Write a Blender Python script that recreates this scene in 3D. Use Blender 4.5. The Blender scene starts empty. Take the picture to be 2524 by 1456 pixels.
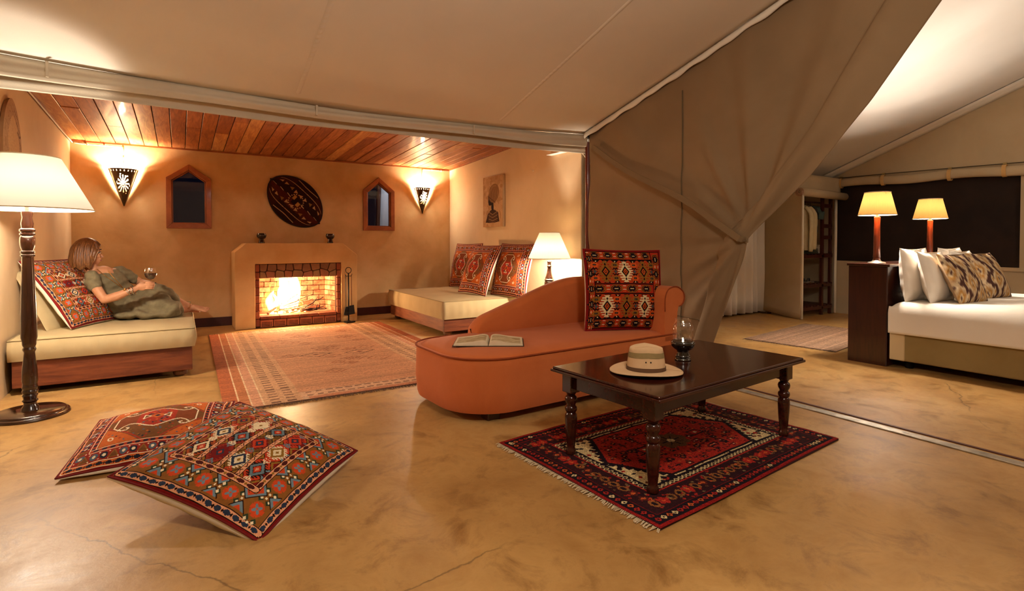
import bpy, bmesh, math, random
import numpy as np
from mathutils import Vector, Matrix, Euler
from mathutils.geometry import tessellate_polygon
R=math.radians
random.seed(7); rng=np.random.default_rng(7)
SC=bpy.context.scene
COL=SC.collection
# ------------------------------------------------------------------ camera, world, exposure
cd=bpy.data.cameras.new('camera'); cam=bpy.data.objects.new('camera',cd); COL.objects.link(cam)
F_PX,SHIFT=1300.0,107.0
cd.sensor_fit='HORIZONTAL'; cd.sensor_width=36.0; cd.lens=36.0*F_PX/2524.0; cd.shift_y=-SHIFT/2524.0
cd.clip_start=0.02; cd.clip_end=200
cam.location=(0,0,1.15)
cam.rotation_euler=(R(90-1.11),0,R(-32.13))
SC.camera=cam
w=bpy.data.worlds.new('night'); SC.world=w; w.use_nodes=True
bg=w.node_tree.nodes['Background']; bg.inputs[0].default_value=(0.018,0.028,0.10,1); bg.inputs[1].default_value=0.02
vs=SC.view_settings; vs.view_transform='Standard'; vs.look='None'; vs.exposure=1.54; vs.gamma=1.0; vs.use_curve_mapping=False
SC.cycles.use_denoising=True
SC.cycles.max_bounces=7; SC.cycles.diffuse_bounces=4; SC.cycles.glossy_bounces=3; SC.cycles.transmission_bounces=6; SC.cycles.transparent_max_bounces=14
SC.cycles.use_adaptive_sampling=True; SC.cycles.adaptive_threshold=0.03
SC.cycles.sample_clamp_indirect=6.0; SC.cycles.caustics_reflective=False; SC.cycles.caustics_refractive=False
WARM=(1.0,0.87,0.70); WARM2=(1.0,0.90,0.77); FIRE=(1.0,0.60,0.30)
def point(name,loc,watt,col=WARM,rad=0.04,parent=None):
    l=bpy.data.lights.new(name,'POINT'); l.energy=watt; l.color=col; l.shadow_soft_size=rad
    o=bpy.data.objects.new(name,l); COL.objects.link(o); o.location=loc; o.parent=parent
    return o
# ------------------------------------------------------------------ materials
MATS={}
def srgb(c):
    if isinstance(c,str): c=tuple(int(c[i:i+2],16)/255 for i in (0,2,4))
    return tuple((x/12.92 if x<=.04045 else ((x+.055)/1.055)**2.4) for x in c)
def mat(name,c1,rough=.7,c2=None,nscale=4,detail=4,spec=.3,metal=0,bump=0,bscale=40,stretch=(1,1,1),rough2=None,coat=0,emit=None,estr=0,sheen=0,dist=0.3,transl=0,lo=.35,hi=.65,coord='Object'):
    if name in MATS: return MATS[name]
    m=bpy.data.materials.new(name); m.use_nodes=True; nt=m.node_tree; N=nt.nodes; L=nt.links
    b=N['Principled BSDF']; c1=srgb(c1)
    b.inputs['Roughness'].default_value=rough; b.inputs['Metallic'].default_value=metal
    b.inputs['Specular IOR Level'].default_value=spec; b.inputs['Coat Weight'].default_value=coat; b.inputs['Coat Roughness'].default_value=.08
    b.inputs['Sheen Weight'].default_value=sheen
    b.inputs['Base Color'].default_value=(*c1,1)
    if emit: b.inputs['Emission Color'].default_value=(*srgb(emit),1); b.inputs['Emission Strength'].default_value=estr
    if c2 is not None or bump:
        tc=N.new('ShaderNodeTexCoord'); mp=N.new('ShaderNodeMapping'); mp.inputs['Scale'].default_value=stretch
        L.new(tc.outputs[coord],mp.inputs['Vector'])
    if c2 is not None:
        c2=srgb(c2)
        n=N.new('ShaderNodeTexNoise'); n.inputs['Scale'].default_value=nscale; n.inputs['Detail'].default_value=detail; n.inputs['Roughness'].default_value=.6; n.inputs['Distortion'].default_value=dist
        L.new(mp.outputs[0],n.inputs['Vector'])
        r=N.new('ShaderNodeValToRGB'); r.color_ramp.elements[0].color=(*c1,1); r.color_ramp.elements[1].color=(*c2,1)
        r.color_ramp.elements[0].position=lo; r.color_ramp.elements[1].position=hi
        L.new(n.outputs['Fac'],r.inputs[0]); L.new(r.outputs[0],b.inputs['Base Color'])
        if rough2 is not None:
            mr=N.new('ShaderNodeMapRange'); mr.inputs['From Min'].default_value=lo; mr.inputs['From Max'].default_value=hi; mr.inputs['To Min'].default_value=rough; mr.inputs['To Max'].default_value=rough2
            L.new(n.outputs['Fac'],mr.inputs[0]); L.new(mr.outputs[0],b.inputs['Roughness'])
    if bump:
        n2=N.new('ShaderNodeTexNoise'); n2.inputs['Scale'].default_value=bscale; n2.inputs['Detail'].default_value=5
        L.new(mp.outputs[0],n2.inputs['Vector'])
        bp=N.new('ShaderNodeBump'); bp.inputs['Strength'].default_value=bump; bp.inputs['Distance'].default_value=.01
        L.new(n2.outputs['Fac'],bp.inputs['Height']); L.new(bp.outputs[0],b.inputs['Normal'])
    if transl:
        t=N.new('ShaderNodeBsdfTranslucent'); t.inputs[0].default_value=(*c1,1)
        mx=N.new('ShaderNodeMixShader'); mx.inputs[0].default_value=transl
        L.new(b.outputs[0],mx.inputs[1]); L.new(t.outputs[0],mx.inputs[2]); L.new(mx.outputs[0],N['Material Output'].inputs[0])
    MATS[name]=m; return m
def glass(name,col=(1,1,1),rough=0.0,ior=1.45):
    m=bpy.data.materials.new(name); m.use_nodes=True; b=m.node_tree.nodes['Principled BSDF']
    b.inputs['Base Color'].default_value=(*col,1); b.inputs['Transmission Weight'].default_value=1; b.inputs['Roughness'].default_value=rough; b.inputs['IOR'].default_value=ior
    MATS[name]=m; return m
def thin_glass(name,tint=(.96,.97,.98),refl=.09):
    m=bpy.data.materials.new(name); m.use_nodes=True; nt=m.node_tree; N=nt.nodes; N.remove(N['Principled BSDF'])
    t=N.new('ShaderNodeBsdfTransparent'); t.inputs[0].default_value=(*tint,1); g=N.new('ShaderNodeBsdfGlossy'); g.inputs['Roughness'].default_value=.03; g.inputs[0].default_value=(1,1,1,1)
    mx=N.new('ShaderNodeMixShader'); mx.inputs[0].default_value=refl; nt.links.new(t.outputs[0],mx.inputs[1]); nt.links.new(g.outputs[0],mx.inputs[2]); nt.links.new(mx.outputs[0],N['Material Output'].inputs[0])
    MATS[name]=m; return m
def emis(name,col,s,mixt=0.0):
    m=bpy.data.materials.new(name); m.use_nodes=True; nt=m.node_tree; N=nt.nodes; N.remove(N['Principled BSDF'])
    e=N.new('ShaderNodeEmission'); e.inputs[0].default_value=(*col,1); e.inputs[1].default_value=s
    if mixt:
        t=N.new('ShaderNodeBsdfTransparent'); mx=N.new('ShaderNodeMixShader'); mx.inputs[0].default_value=mixt
        nt.links.new(e.outputs[0],mx.inputs[1]); nt.links.new(t.outputs[0],mx.inputs[2]); nt.links.new(mx.outputs[0],N['Material Output'].inputs[0])
    else: nt.links.new(e.outputs[0],N['Material Output'].inputs[0])
    MATS[name]=m; return m
def textile(name='textile',weave=900,rough=.9):
    m=bpy.data.materials.new(name); m.use_nodes=True; nt=m.node_tree; N=nt.nodes; L=nt.links; b=N['Principled BSDF']
    b.inputs['Roughness'].default_value=rough; b.inputs['Specular IOR Level'].default_value=.1
    ca=N.new('ShaderNodeVertexColor'); ca.layer_name='Col'
    tc=N.new('ShaderNodeTexCoord'); n=N.new('ShaderNodeTexNoise'); n.inputs['Scale'].default_value=60; n.inputs['Detail'].default_value=4
    L.new(tc.outputs['Object'],n.inputs['Vector'])
    mr=N.new('ShaderNodeMapRange'); mr.inputs['To Min'].default_value=.72; mr.inputs['To Max'].default_value=1.28; L.new(n.outputs['Fac'],mr.inputs[0])
    mx=N.new('ShaderNodeMix'); mx.data_type='RGBA'; mx.blend_type='MULTIPLY'; mx.inputs[0].default_value=1
    L.new(ca.outputs[0],mx.inputs[6]); L.new(mr.outputs[0],mx.inputs[7]); L.new(mx.outputs[2],b.inputs['Base Color'])
    bp=N.new('ShaderNodeBump'); bp.inputs['Strength'].default_value=.35; bp.inputs['Distance'].default_value=.004
    n2=N.new('ShaderNodeTexNoise'); n2.inputs['Scale'].default_value=weave/4; n2.inputs['Detail'].default_value=2; L.new(tc.outputs['Object'],n2.inputs['Vector'])
    L.new(n2.outputs['Fac'],bp.inputs['Height']); L.new(bp.outputs[0],b.inputs['Normal'])
    MATS[name]=m; return m
# ------------------------------------------------------------------ mesh helpers
class MB:
    def __init__(s): s.v=[]; s.f=[]
    def add(s,vs,fs,M=None):
        o=len(s.v)
        s.v+= [tuple(M@Vector(v)) if M is not None else tuple(v) for v in vs]
        s.f+= [tuple(i+o for i in f) for f in fs]; return s
    def box(s,x0,x1,y0,y1,z0,z1,M=None):
        return s.add([(x0,y0,z0),(x1,y0,z0),(x1,y1,z0),(x0,y1,z0),(x0,y0,z1),(x1,y0,z1),(x1,y1,z1),(x0,y1,z1)],
              [(0,3,2,1),(4,5,6,7),(0,1,5,4),(1,2,6,5),(2,3,7,6),(3,0,4,7)],M)
    def prism(s,pts,h0,h1,axis='z',M=None):
        n=len(pts)
        f={'z':lambda p,h:(p[0],p[1],h),'y':lambda p,h:(p[0],h,p[1]),'x':lambda p,h:(h,p[0],p[1])}[axis]
        vs=[f(p,h0) for p in pts]+[f(p,h1) for p in pts]
        fs=[tuple(range(n)),tuple(range(2*n-1,n-1,-1))]+[(i,i+n,(i+1)%n+n,(i+1)%n) for i in range(n)]
        return s.add(vs,fs,M)
    def lathe(s,prof,seg=32,M=None,a0=0,a1=2*math.pi,sx=1,sy=1,wave=0,nw=0,cap=True):
        full=abs(a1-a0-2*math.pi)<1e-6; n=seg if full else seg+1
        vs=[]
        for (r,z) in prof:
            for i in range(n):
                a=a0+(a1-a0)*i/seg; rr=r*(1+wave*math.cos(nw*a)) if nw else r
                vs.append((rr*math.cos(a)*sx,rr*math.sin(a)*sy,z))
        fs=[]
        for j in range(len(prof)-1):
            for i in range(seg):
                a=j*n+i; b=j*n+(i+1)%n; fs.append((a,b,b+n,a+n))
        if full and cap:
            if prof[0][0]>1e-5: fs.append(tuple(range(n-1,-1,-1)))
            if prof[-1][0]>1e-5: fs.append(tuple((len(prof)-1)*n+i for i in range(n)))
        return s.add(vs,fs,M)
    def shell(s,prof,seg=48,M=None,wave=0,nw=0):   # open lathe without caps
        n=seg; vs=[];fs=[]
        for (r,z) in prof:
            for i in range(n):
                a=2*math.pi*i/n; rr=r*(1+wave*math.cos(nw*a)); vs.append((rr*math.cos(a),rr*math.sin(a),z))
        for j in range(len(prof)-1):
            for i in range(n): fs.append((j*n+i,j*n+(i+1)%n,(j+1)*n+(i+1)%n,(j+1)*n+i))
        return s.add(vs,fs,M)
    def tube(s,pts,rad,seg=8,M=None,cap=True,flat=1.0,up=None):
        pts=[Vector(p) for p in pts]; n=len(pts)
        rad=[rad]*n if not hasattr(rad,'__len__') else rad
        vs=[];fs=[];prev=None
        for i,p in enumerate(pts):
            t=(pts[min(i+1,n-1)]-pts[max(i-1,0)]).normalized()
            if prev is None:
                a=Vector(up) if up else (Vector((0,0,1)) if abs(t.z)<.9 else Vector((1,0,0)))
                u=(a-t*a.dot(t)).normalized()
            else: u=(prev-t*prev.dot(t)).normalized()
            prev=u; v=t.cross(u)
            for k in range(seg):
                a=2*math.pi*k/seg; vs.append(p+(u*math.cos(a)*flat+v*math.sin(a))*rad[i])
        for i in range(n-1):
            for k in range(seg): fs.append((i*seg+k,i*seg+(k+1)%seg,(i+1)*seg+(k+1)%seg,(i+1)*seg+k))
        if cap: fs.append(tuple(range(seg-1,-1,-1))); fs.append(tuple((n-1)*seg+k for k in range(seg)))
        return s.add(vs,fs,M)
    def loft(s,rings,cap=True,M=None,close=True):
        n=len(rings[0]); vs=[p for r in rings for p in r]; fs=[]
        for j in range(len(rings)-1):
            for i in range(n if close else n-1): fs.append((j*n+i,j*n+(i+1)%n,(j+1)*n+(i+1)%n,(j+1)*n+i))
        if cap and close: fs.append(tuple(range(n-1,-1,-1))); fs.append(tuple((len(rings)-1)*n+i for i in range(n)))
        return s.add(vs,fs,M)
    def grid(s,fn,nu,nv,M=None):
        vs=[fn(i/nu,j/nv) for j in range(nv+1) for i in range(nu+1)]
        fs=[(j*(nu+1)+i,j*(nu+1)+i+1,(j+1)*(nu+1)+i+1,(j+1)*(nu+1)+i) for j in range(nv) for i in range(nu)]
        return s.add(vs,fs,M)
    def sphere(s,c,r,seg=20,rings=12,M=None):
        r=r if hasattr(r,'__len__') else (r,r,r)
        vs=[(c[0],c[1],c[2]-r[2])]+[(c[0]+r[0]*math.cos(2*math.pi*i/seg)*math.sin(math.pi*j/rings),c[1]+r[1]*math.sin(2*math.pi*i/seg)*math.sin(math.pi*j/rings),c[2]-r[2]*math.cos(math.pi*j/rings)) for j in range(1,rings) for i in range(seg)]+[(c[0],c[1],c[2]+r[2])]
        fs=[(0,1+(i+1)%seg,1+i) for i in range(seg)]
        for j in range(rings-2):
            for i in range(seg): a=1+j*seg+i; b=1+j*seg+(i+1)%seg; fs.append((a,b,b+seg,a+seg))
        t=len(vs)-1; o=1+(rings-2)*seg
        fs+=[(o+i,o+(i+1)%seg,t) for i in range(seg)]
        return s.add(vs,fs,M)
    def mesh(s,name,smooth=False,recalc=True):
        me=bpy.data.meshes.new(name); me.from_pydata(s.v,[],s.f)
        if recalc:
            bm=bmesh.new(); bm.from_mesh(me); bmesh.ops.recalc_face_normals(bm,faces=bm.faces); bm.to_mesh(me); bm.free()
        if smooth: me.polygons.foreach_set('use_smooth',[True]*len(me.polygons))
        me.update(); return me
    def build(s,name,m,parent=None,smooth=False,bevel=0,bseg=2,autos=None,loc=None,rot=None,recalc=True,solid=0,sub=0):
        o=bpy.data.objects.new(name,s.mesh(name,smooth,recalc)); COL.objects.link(o)
        if m is not None: o.data.materials.append(m)
        o.parent=parent
        if loc is not None: o.location=loc
        if rot is not None: o.rotation_euler=rot
        if solid:
            md=o.modifiers.new('s','SOLIDIFY'); md.thickness=solid; md.offset=0
        if bevel:
            md=o.modifiers.new('b','BEVEL'); md.width=bevel; md.segments=bseg; md.limit_method='ANGLE'; md.angle_limit=R(35); md.harden_normals=False
        if sub:
            md=o.modifiers.new('u','SUBSURF'); md.levels=sub; md.render_levels=sub
        if autos:
            try:
                o.data.polygons.foreach_set('use_smooth',[True]*len(o.data.polygons)); o.data.set_sharp_from_angle(angle=R(autos))
            except Exception: pass
        return o
def tag(o,label=None,cat=None,group=None,kind=None):
    if label: o['label']=label
    if cat: o['category']=cat
    if group: o['group']=group
    if kind: o['kind']=kind
    return o
def thing(name,label,cat,loc=(0,0,0),rot=(0,0,0),group=None):
    o=bpy.data.objects.new(name,None); COL.objects.link(o); o.location=loc
    o.rotation_euler=rot if hasattr(rot,'__len__') else (0,0,rot); o.empty_display_size=.1
    return tag(o,label,cat,group)
def struct(o,label=None): o['kind']='structure'; return tag(o,label)
def copy_tree(o,parent=None):
    c=o.copy(); COL.objects.link(c); c.parent=parent
    for ch in list(o.children): copy_tree(ch,c)
    return c
def frame(o,ex,ez,loc):   # orient an object from its x axis and z axis
    ex=Vector(ex).normalized(); ez=Vector(ez); ez=(ez-ex*ez.dot(ex)).normalized(); ey=ez.cross(ex)
    M=Matrix((ex,ey,ez)).transposed().to_4x4(); M.translation=Vector(loc); o.matrix_world=M
    o.location=loc; o.rotation_euler=M.to_euler()
def tess(outer,holes=()):
    polys=[[Vector((p[0],p[1],0)) for p in outer]]+[[Vector((p[0],p[1],0)) for p in h] for h in holes]
    return [p for q in polys for p in q], tessellate_polygon(polys)
def slab(mb,outer,holes,y0,y1,axis='y'):
    pts,tri=tess(outer,holes); n=len(pts)
    f={'z':lambda p,h:(p[0],p[1],h),'y':lambda p,h:(p[0],h,p[1]),'x':lambda p,h:(h,p[0],p[1])}[axis]
    vs=[f(p,y0) for p in pts]+[f(p,y1) for p in pts]
    fs=[tuple(t) for t in tri]+[tuple(i+n for i in reversed(t)) for t in tri]
    o=0
    for ring in [outer]+list(holes):
        k=len(ring)
        for i in range(k): fs.append((o+i,o+(i+1)%k,o+(i+1)%k+n,o+i+n))
        o+=k
    return mb.add(vs,fs)
def smooth_pts(pts,n=8):   # Catmull-Rom through 2-D/3-D points
    P=[np.array(p,float) for p in pts]; out=[]
    for i in range(len(P)-1):
        a,b,c,d=P[max(i-1,0)],P[i],P[i+1],P[min(i+2,len(P)-1)]
        for k in range(n):
            t=k/n; out.append(.5*((2*b)+(c-a)*t+(2*a-5*b+4*c-d)*t*t+(3*b-a-3*c+d)*t**3))
    out.append(P[-1]); return [tuple(p) for p in out]
def vnoise(x,y,s=1.0,seed=0):
    def h(i,j): return (math.sin(i*127.1+j*311.7+seed*74.7)*43758.5453)%1.0
    x*=s;y*=s;i=math.floor(x);j=math.floor(y);u=x-i;v=y-j;u=u*u*(3-2*u);v=v*v*(3-2*v)
    return (h(i,j)*(1-u)+h(i+1,j)*u)*(1-v)+(h(i,j+1)*(1-u)+h(i+1,j+1)*u)*v-.5
# shared materials
plaster=mat('ochre_plaster','C6A06C',.85,'D8B482',2.2,6,bump=.25,bscale=14,spec=.15)
plaster2=mat('surround_plaster','C49C64',.85,'D0AA74',3,6,bump=.12,bscale=14,spec=.15)
plaster_b=mat('pale_plaster','CCB08A',.85,'D6BC96',1.6,5,bump=.12,bscale=12,spec=.15)
darkwood=mat('dark_stained_wood','2E120A',.28,'3E1A0E',9,5,stretch=(6,6,.6),coat=.5,spec=.5)
lampwood=mat('turned_dark_wood','2C140B',.22,'40200F',8,4,coat=.7,spec=.5)
daywood=mat('worn_red_wood','5A2A17',.5,'7A4023',5,6,stretch=(.7,6,6),bump=.1,bscale=20,spec=.4)
daywoodY=mat('worn_red_wood_side','6A3620',.5,'8A4E2C',5,6,stretch=(6,.7,6),bump=.1,bscale=20,spec=.4)
black_iron=mat('black_iron','15120F',.5,spec=.4,metal=.6)
canvas_tan=mat('olive_brown_canvas','8C7356',.9,'967C5E',1.5,4,bump=.1,bscale=160,spec=.1,transl=.12)
canvas_cream=mat('cream_canvas','DCD3C4',.9,'E0D8CA',1.2,4,bump=.06,bscale=120,spec=.1)
canvas_grey=mat('grey_canvas','C9BBA4',.9,'CFC2AC',2,4,bump=.1,bscale=90,spec=.1)
canvas_white=mat('white_canvas','E3DCD3',.9,'E0D8CE',1.5,4,bump=.05,bscale=120,spec=.1)
canvas_panel=mat('beige_canvas','B7A282',.9,'BEA989',2,4,bump=.08,bscale=120,spec=.1)
khaki=mat('khaki_cotton','B09C75',.9,'B7A37C',3,4,bump=.08,bscale=220,spec=.1)
white_cotton=mat('white_cotton','E6DDD0',.9,'E2D8CA',2,3,bump=.06,bscale=40,spec=.1)
cream_cotton=mat('cream_cotton','E2D6C0',.9,spec=.1,bump=.05,bscale=200)
cable_white=mat('white_cable','D8CDB8',.6)
# ------------------------------------------------------------------ floor
def floor_mat():
    m=bpy.data.materials.new('polished_cement'); m.use_nodes=True; nt=m.node_tree; N=nt.nodes; L=nt.links; b=N['Principled BSDF']
    tc=N.new('ShaderNodeTexCoord')
    def noise(sc,det,dist=0,rough=.6):
        n=N.new('ShaderNodeTexNoise'); n.inputs['Scale'].default_value=sc; n.inputs['Detail'].default_value=det; n.inputs['Distortion'].default_value=dist; n.inputs['Roughness'].default_value=rough
        L.new(tc.outputs['Object'],n.inputs['Vector']); return n
    def ramp(src,stops):
        r=N.new('ShaderNodeValToRGB'); e=r.color_ramp.elements
        while len(e)<len(stops): e.new(.5)
        for i,(p,c) in enumerate(stops): e[i].position=p; e[i].color=(*srgb(c),1)
        L.new(src,r.inputs[0]); return r
    n1=noise(.8,6,.5); n2=noise(4.5,10,.45,.72); n3=noise(30,4)
    r1=ramp(n1.outputs[0],[(.28,'8E6535'),(.52,'B0874F'),(.75,'C49E66')])
    r2=ramp(n2.outputs[0],[(.3,'9C7C52'),(.5,'FFFFFF'),(.72,'E2D3BA')])
    mx=N.new('ShaderNodeMix'); mx.data_type='RGBA'; mx.blend_type='MULTIPLY'; mx.inputs[0].default_value=.75
    L.new(r1.outputs[0],mx.inputs[6]); L.new(r2.outputs[0],mx.inputs[7])
    # hairline cracks
    vo=N.new('ShaderNodeTexVoronoi'); vo.feature='DISTANCE_TO_EDGE'; vo.inputs['Scale'].default_value=.45
    ad=N.new('ShaderNodeMix'); ad.data_type='VECTOR'; ad.inputs[0].default_value=.12
    L.new(tc.outputs['Object'],ad.inputs[4]); n4=noise(3,6); L.new(n4.outputs['Color'],ad.inputs[5]); L.new(ad.outputs[1],vo.inputs['Vector'])
    cr=N.new('ShaderNodeMapRange'); cr.inputs['From Min'].default_value=.0005; cr.inputs['From Max'].default_value=.0022; cr.inputs['To Min'].default_value=.55; cr.inputs['To Max'].default_value=0
    L.new(vo.outputs[0],cr.inputs[0])
    mk=N.new('ShaderNodeMapRange'); mk.inputs['From Min'].default_value=.5; mk.inputs['From Max'].default_value=.56; n5=noise(.7,2); L.new(n5.outputs[0],mk.inputs[0])
    mm=N.new('ShaderNodeMath'); mm.operation='MULTIPLY'; L.new(cr.outputs[0],mm.inputs[0]); L.new(mk.outputs[0],mm.inputs[1])
    m2=N.new('ShaderNodeMix'); m2.data_type='RGBA'; L.new(mm.outputs[0],m2.inputs[0]); L.new(mx.outputs[2],m2.inputs[6]); m2.inputs[7].default_value=(*srgb('4A3216'),1)
    L.new(m2.outputs[2],b.inputs['Base Color'])
    rr=N.new('ShaderNodeMapRange'); rr.inputs['From Min'].default_value=.3; rr.inputs['From Max'].default_value=.7; rr.inputs['To Min'].default_value=.33; rr.inputs['To Max'].default_value=.48
    L.new(n2.outputs[0],rr.inputs[0]); L.new(rr.outputs[0],b.inputs['Roughness']); b.inputs['Specular IOR Level'].default_value=.42
    bp=N.new('ShaderNodeBump'); bp.inputs['Strength'].default_value=.09; bp.inputs['Distance'].default_value=.01
    L.new(n3.outputs[0],bp.inputs['Height']); L.new(bp.outputs[0],b.inputs['Normal'])
    return m
fm=MB().box(-2.75,9.15,-3.8,8.4,-.12,0).build('floor',floor_mat()); struct(fm,'polished ochre cement floor')
# ------------------------------------------------------------------ alcove walls
XL,XR,YB,YW=-1.12,3.91,8.24,4.73
WIN=[[(-.145,1.34),(.345,1.34),(.345,1.985),(.10,2.16),(-.145,1.985)],[(2.43,1.34),(2.912,1.34),(2.912,1.955),(2.668,2.155),(2.43,1.955)]]
FB=[(.83,.0),(1.925,.0),(1.925,.86),(.83,.86)]   # chimney opening behind the surround
mb=MB(); slab(mb,[(XL-.15,0),(XR+.14,0),(XR+.14,2.75),(XL-.15,2.75)],WIN,YB,YB+.16)
struct(mb.build('wall_back',plaster),'ochre plaster wall with two pointed windows')
struct(MB().box(XL-.15,XL,YW,YB,0,2.75).build('wall_left',plaster_b),'ochre plaster wall at the left of the alcove')
struct(MB().box(XR,XR+.14,YW,YB,0,2.75).build('wall_right',plaster_b,bevel=.006),'ochre plaster wall at the right of the alcove')
wallend=MB().box(XR+.004,XR+.136,YW-.012,YW+.004,0,2.2).build('trim_1',mat('grey_end_board','8C7A62',.8,'97856B',6,4)); struct(wallend,'grey end board of the alcove wall')
redbase=mat('dark_red_baseboard','3A0F08',.5,'4A160C',6,3,spec=.4)
struct(MB().box(XL,.62,YB-.02,YB,0,.12).build('baseboard_back',redbase,bevel=.004)); struct(MB().box(2.16,XR,YB-.02,YB,0,.12).build('baseboard_back',redbase,bevel=.004))
# windows
winwood=mat('window_pine','8A4A22',.5,'A4602F',6,5,stretch=(1,6,1),spec=.4,coat=.1)
paneg=thin_glass('window_glass',(.8,.82,.85),.035)
def offset_in(P,d):
    out=[];n=len(P)
    for i in range(n):
        a,b,c=Vector(P[i-1]),Vector(P[i]),Vector(P[(i+1)%n])
        e1=(b-a).normalized(); e2=(c-b).normalized(); n1=Vector((-e1.y,e1.x)); n2=Vector((-e2.y,e2.x))
        k=(n1+n2); k=k/ (1+n1.dot(n2)); p=b+k*d; out.append((p.x,p.y))
    return out
for i,P in enumerate(WIN):
    wo=bpy.data.objects.new('window_%d'%(i+1),None); COL.objects.link(wo); wo.location=(0,YB,0)
    struct(wo,['pointed window with brown frame left of the shield','pointed window with brown frame right of the shield'][i])
    O=offset_in(P,-.012); I=offset_in(P,.05)
    for k in range(5):
        k2=(k+1)%5
        MB().prism([O[k],O[k2],I[k2],I[k]],-.035,.05,'y').build('frame_rail',winwood,wo,bevel=.004)
    J=offset_in(P,.066)
    for k in range(5):
        k2=(k+1)%5
        MB().prism([I[k],I[k2],J[k2],J[k]],-.012,.05,'y').build('sash_rail',winwood,wo,bevel=.003)
    MB().prism(J,.02,.026,'y').build('pane',paneg,wo)
# things outside the windows: the tent fly and its post seen through the glass
fly=mat('outside_fly','8C8A88',.9)
o=thing('tent_fly','grey tent fly hanging outside the right hand window','canvas',(3.66,9.7,0))
MB().grid(lambda u,v:(-.55+1.4*u+.1*v,.05*math.sin(9*u),.0+2.6*v),14,4).build('fly_panel',fly,o,smooth=True,solid=.01)
MB().tube([(-.58,-.02,0),(-.5,0,2.6)],.04).build('fly_post',darkwood,o)
point('fly_fill_light',(3.5,9.0,2.2),16,(.8,.85,1.0),.1)  # added unseen light that brightens the fly behind the right window
# ------------------------------------------------------------------ alcove ceiling with planks
SL=.045
def zc(y): return 2.385+SL*(YB-y)
planks=[mat('plank_%d'%i,a,.5,b,3.2,7,stretch=(7,.8,3),spec=.35,bump=.06,bscale=9,dist=1.2,coat=.1) for i,(a,b) in enumerate([('7E3F1B','B06A33'),('96522A','C27E44'),('74381A','A05A2A'),('A86A38','D29A58'),('8A4A22','BA7440')])]
ca=MB().add([(XL,YW,zc(YW)+.03),(XR,YW,zc(YW)+.03),(XR,YB,zc(YB)+.03),(XL,YB,zc(YB)+.03),(XL,YW,zc(YW)+.06),(XR,YW,zc(YW)+.06),(XR,YB,zc(YB)+.06),(XL,YB,zc(YB)+.06)],[(0,1,2,3),(7,6,5,4),(0,4,5,1),(1,5,6,2),(2,6,7,3),(3,7,4,0)]).build('ceiling_alcove',mat('ceiling_backing','1A0C06',.9))
struct(ca,'sloping wooden plank ceiling of the fireplace alcove')
pw=.1478; npk=int(round((XR-XL)/pw)); pw=(XR-XL)/npk
def plank(x0,x1,y0,y1,m):
    j=random.uniform(-.004,.004); t=.02
    vs=[]
    for zz in (0,t):
        for (x,y) in ((x0,y0),(x1,y0),(x1,y1),(x0,y1)): vs.append((x,y,zc(y)+j+zz))
    MB().add(vs,[(0,3,2,1),(4,5,6,7),(0,1,5,4),(1,2,6,5),(2,3,7,6),(3,0,4,7)]).build('plank',m,ca,bevel=.003,bseg=1)
for i in range(npk):
    x0=XL+i*pw+.0035; x1=XL+(i+1)*pw-.0035
    m=planks[[3,1,3,4,3,3,1,0,4,0,2,0,2,0,4,2,0,2,4,0,2,1,0,4,2,0,4,1,4,3,1,4,1,3][i%34]]
    if random.random()<.6:
        ys=random.uniform(5.6,7.4); plank(x0,x1,YW,ys-.002,m); plank(x0,x1,ys+.002,YB,planks[(planks.index(m)+random.choice((0,1)))%5])
    else: plank(x0,x1,YW,YB,m)
struct(MB().box(XL,XR,YB-.018,YB,zc(YB)-.022,zc(YB)).build('trim_2',winwood),'thin wooden moulding under the plank ceiling')
for k,x in ((3,XL),(4,XR-.018)):
    struct(MB().add([(x,YW,zc(YW)-.022),(x+.018,YW,zc(YW)-.022),(x+.018,YB,zc(YB)-.022),(x,YB,zc(YB)-.022),(x,YW,zc(YW)),(x+.018,YW,zc(YW)),(x+.018,YB,zc(YB)),(x,YB,zc(YB))],[(0,3,2,1),(4,5,6,7),(0,1,5,4),(1,2,6,5),(2,3,7,6),(3,0,4,7)]).build('trim_%d'%k,winwood))
# header behind the valance
struct(MB().box(XL-.15,XR+.14,YW+.0,YW+.1,2.36,2.75).build('wall_header',plaster_b),'plaster header above the alcove opening')
# ------------------------------------------------------------------ main tent roof
YE=4.55; RX0,RX1=-2.6,3.8; RIDGE=-.4
def sag(x): return -.075*max(0,1-((x-1.4)/2.45)**2)
def zr(x,y):
    t=(YE-y)/(YE-RIDGE); return 2.345+.288*(YE-y)+sag(x)*(1-t)-.05*math.sin(math.pi*min(1,max(0,t)))
mb=MB().grid(lambda u,v:(RX0+(RX1-RX0)*u,YE+(RIDGE-YE)*v,zr(RX0+(RX1-RX0)*u,YE+(RIDGE-YE)*v)),64,50)
ZR=zr(0,RIDGE)
mb.grid(lambda u,v:(RX0+(RX1-RX0)*u,RIDGE+(-3.65-RIDGE)*v,ZR-.26*(3.25*v)),32,12)
roof=mb.build('ceiling',canvas_cream,smooth=True,solid=.006); struct(roof,'cream canvas tent roof over the sitting area')
seamm=canvas_cream
for xs in (.79,2.63):
    def seam(u,v,xs=xs):
        y=YE-.15-(4.6)*v; x=xs+(u-.5)*.035; return (x,y,zr(x,y)-.004-.004*math.sin(u*math.pi)-.0035*math.sin(y*120+u*2)*(abs(u-.5)<.45)*max(0,math.sin(y*2.1)))
    MB().grid(seam,6,300).build('seam',seamm,roof,smooth=True)
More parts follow.
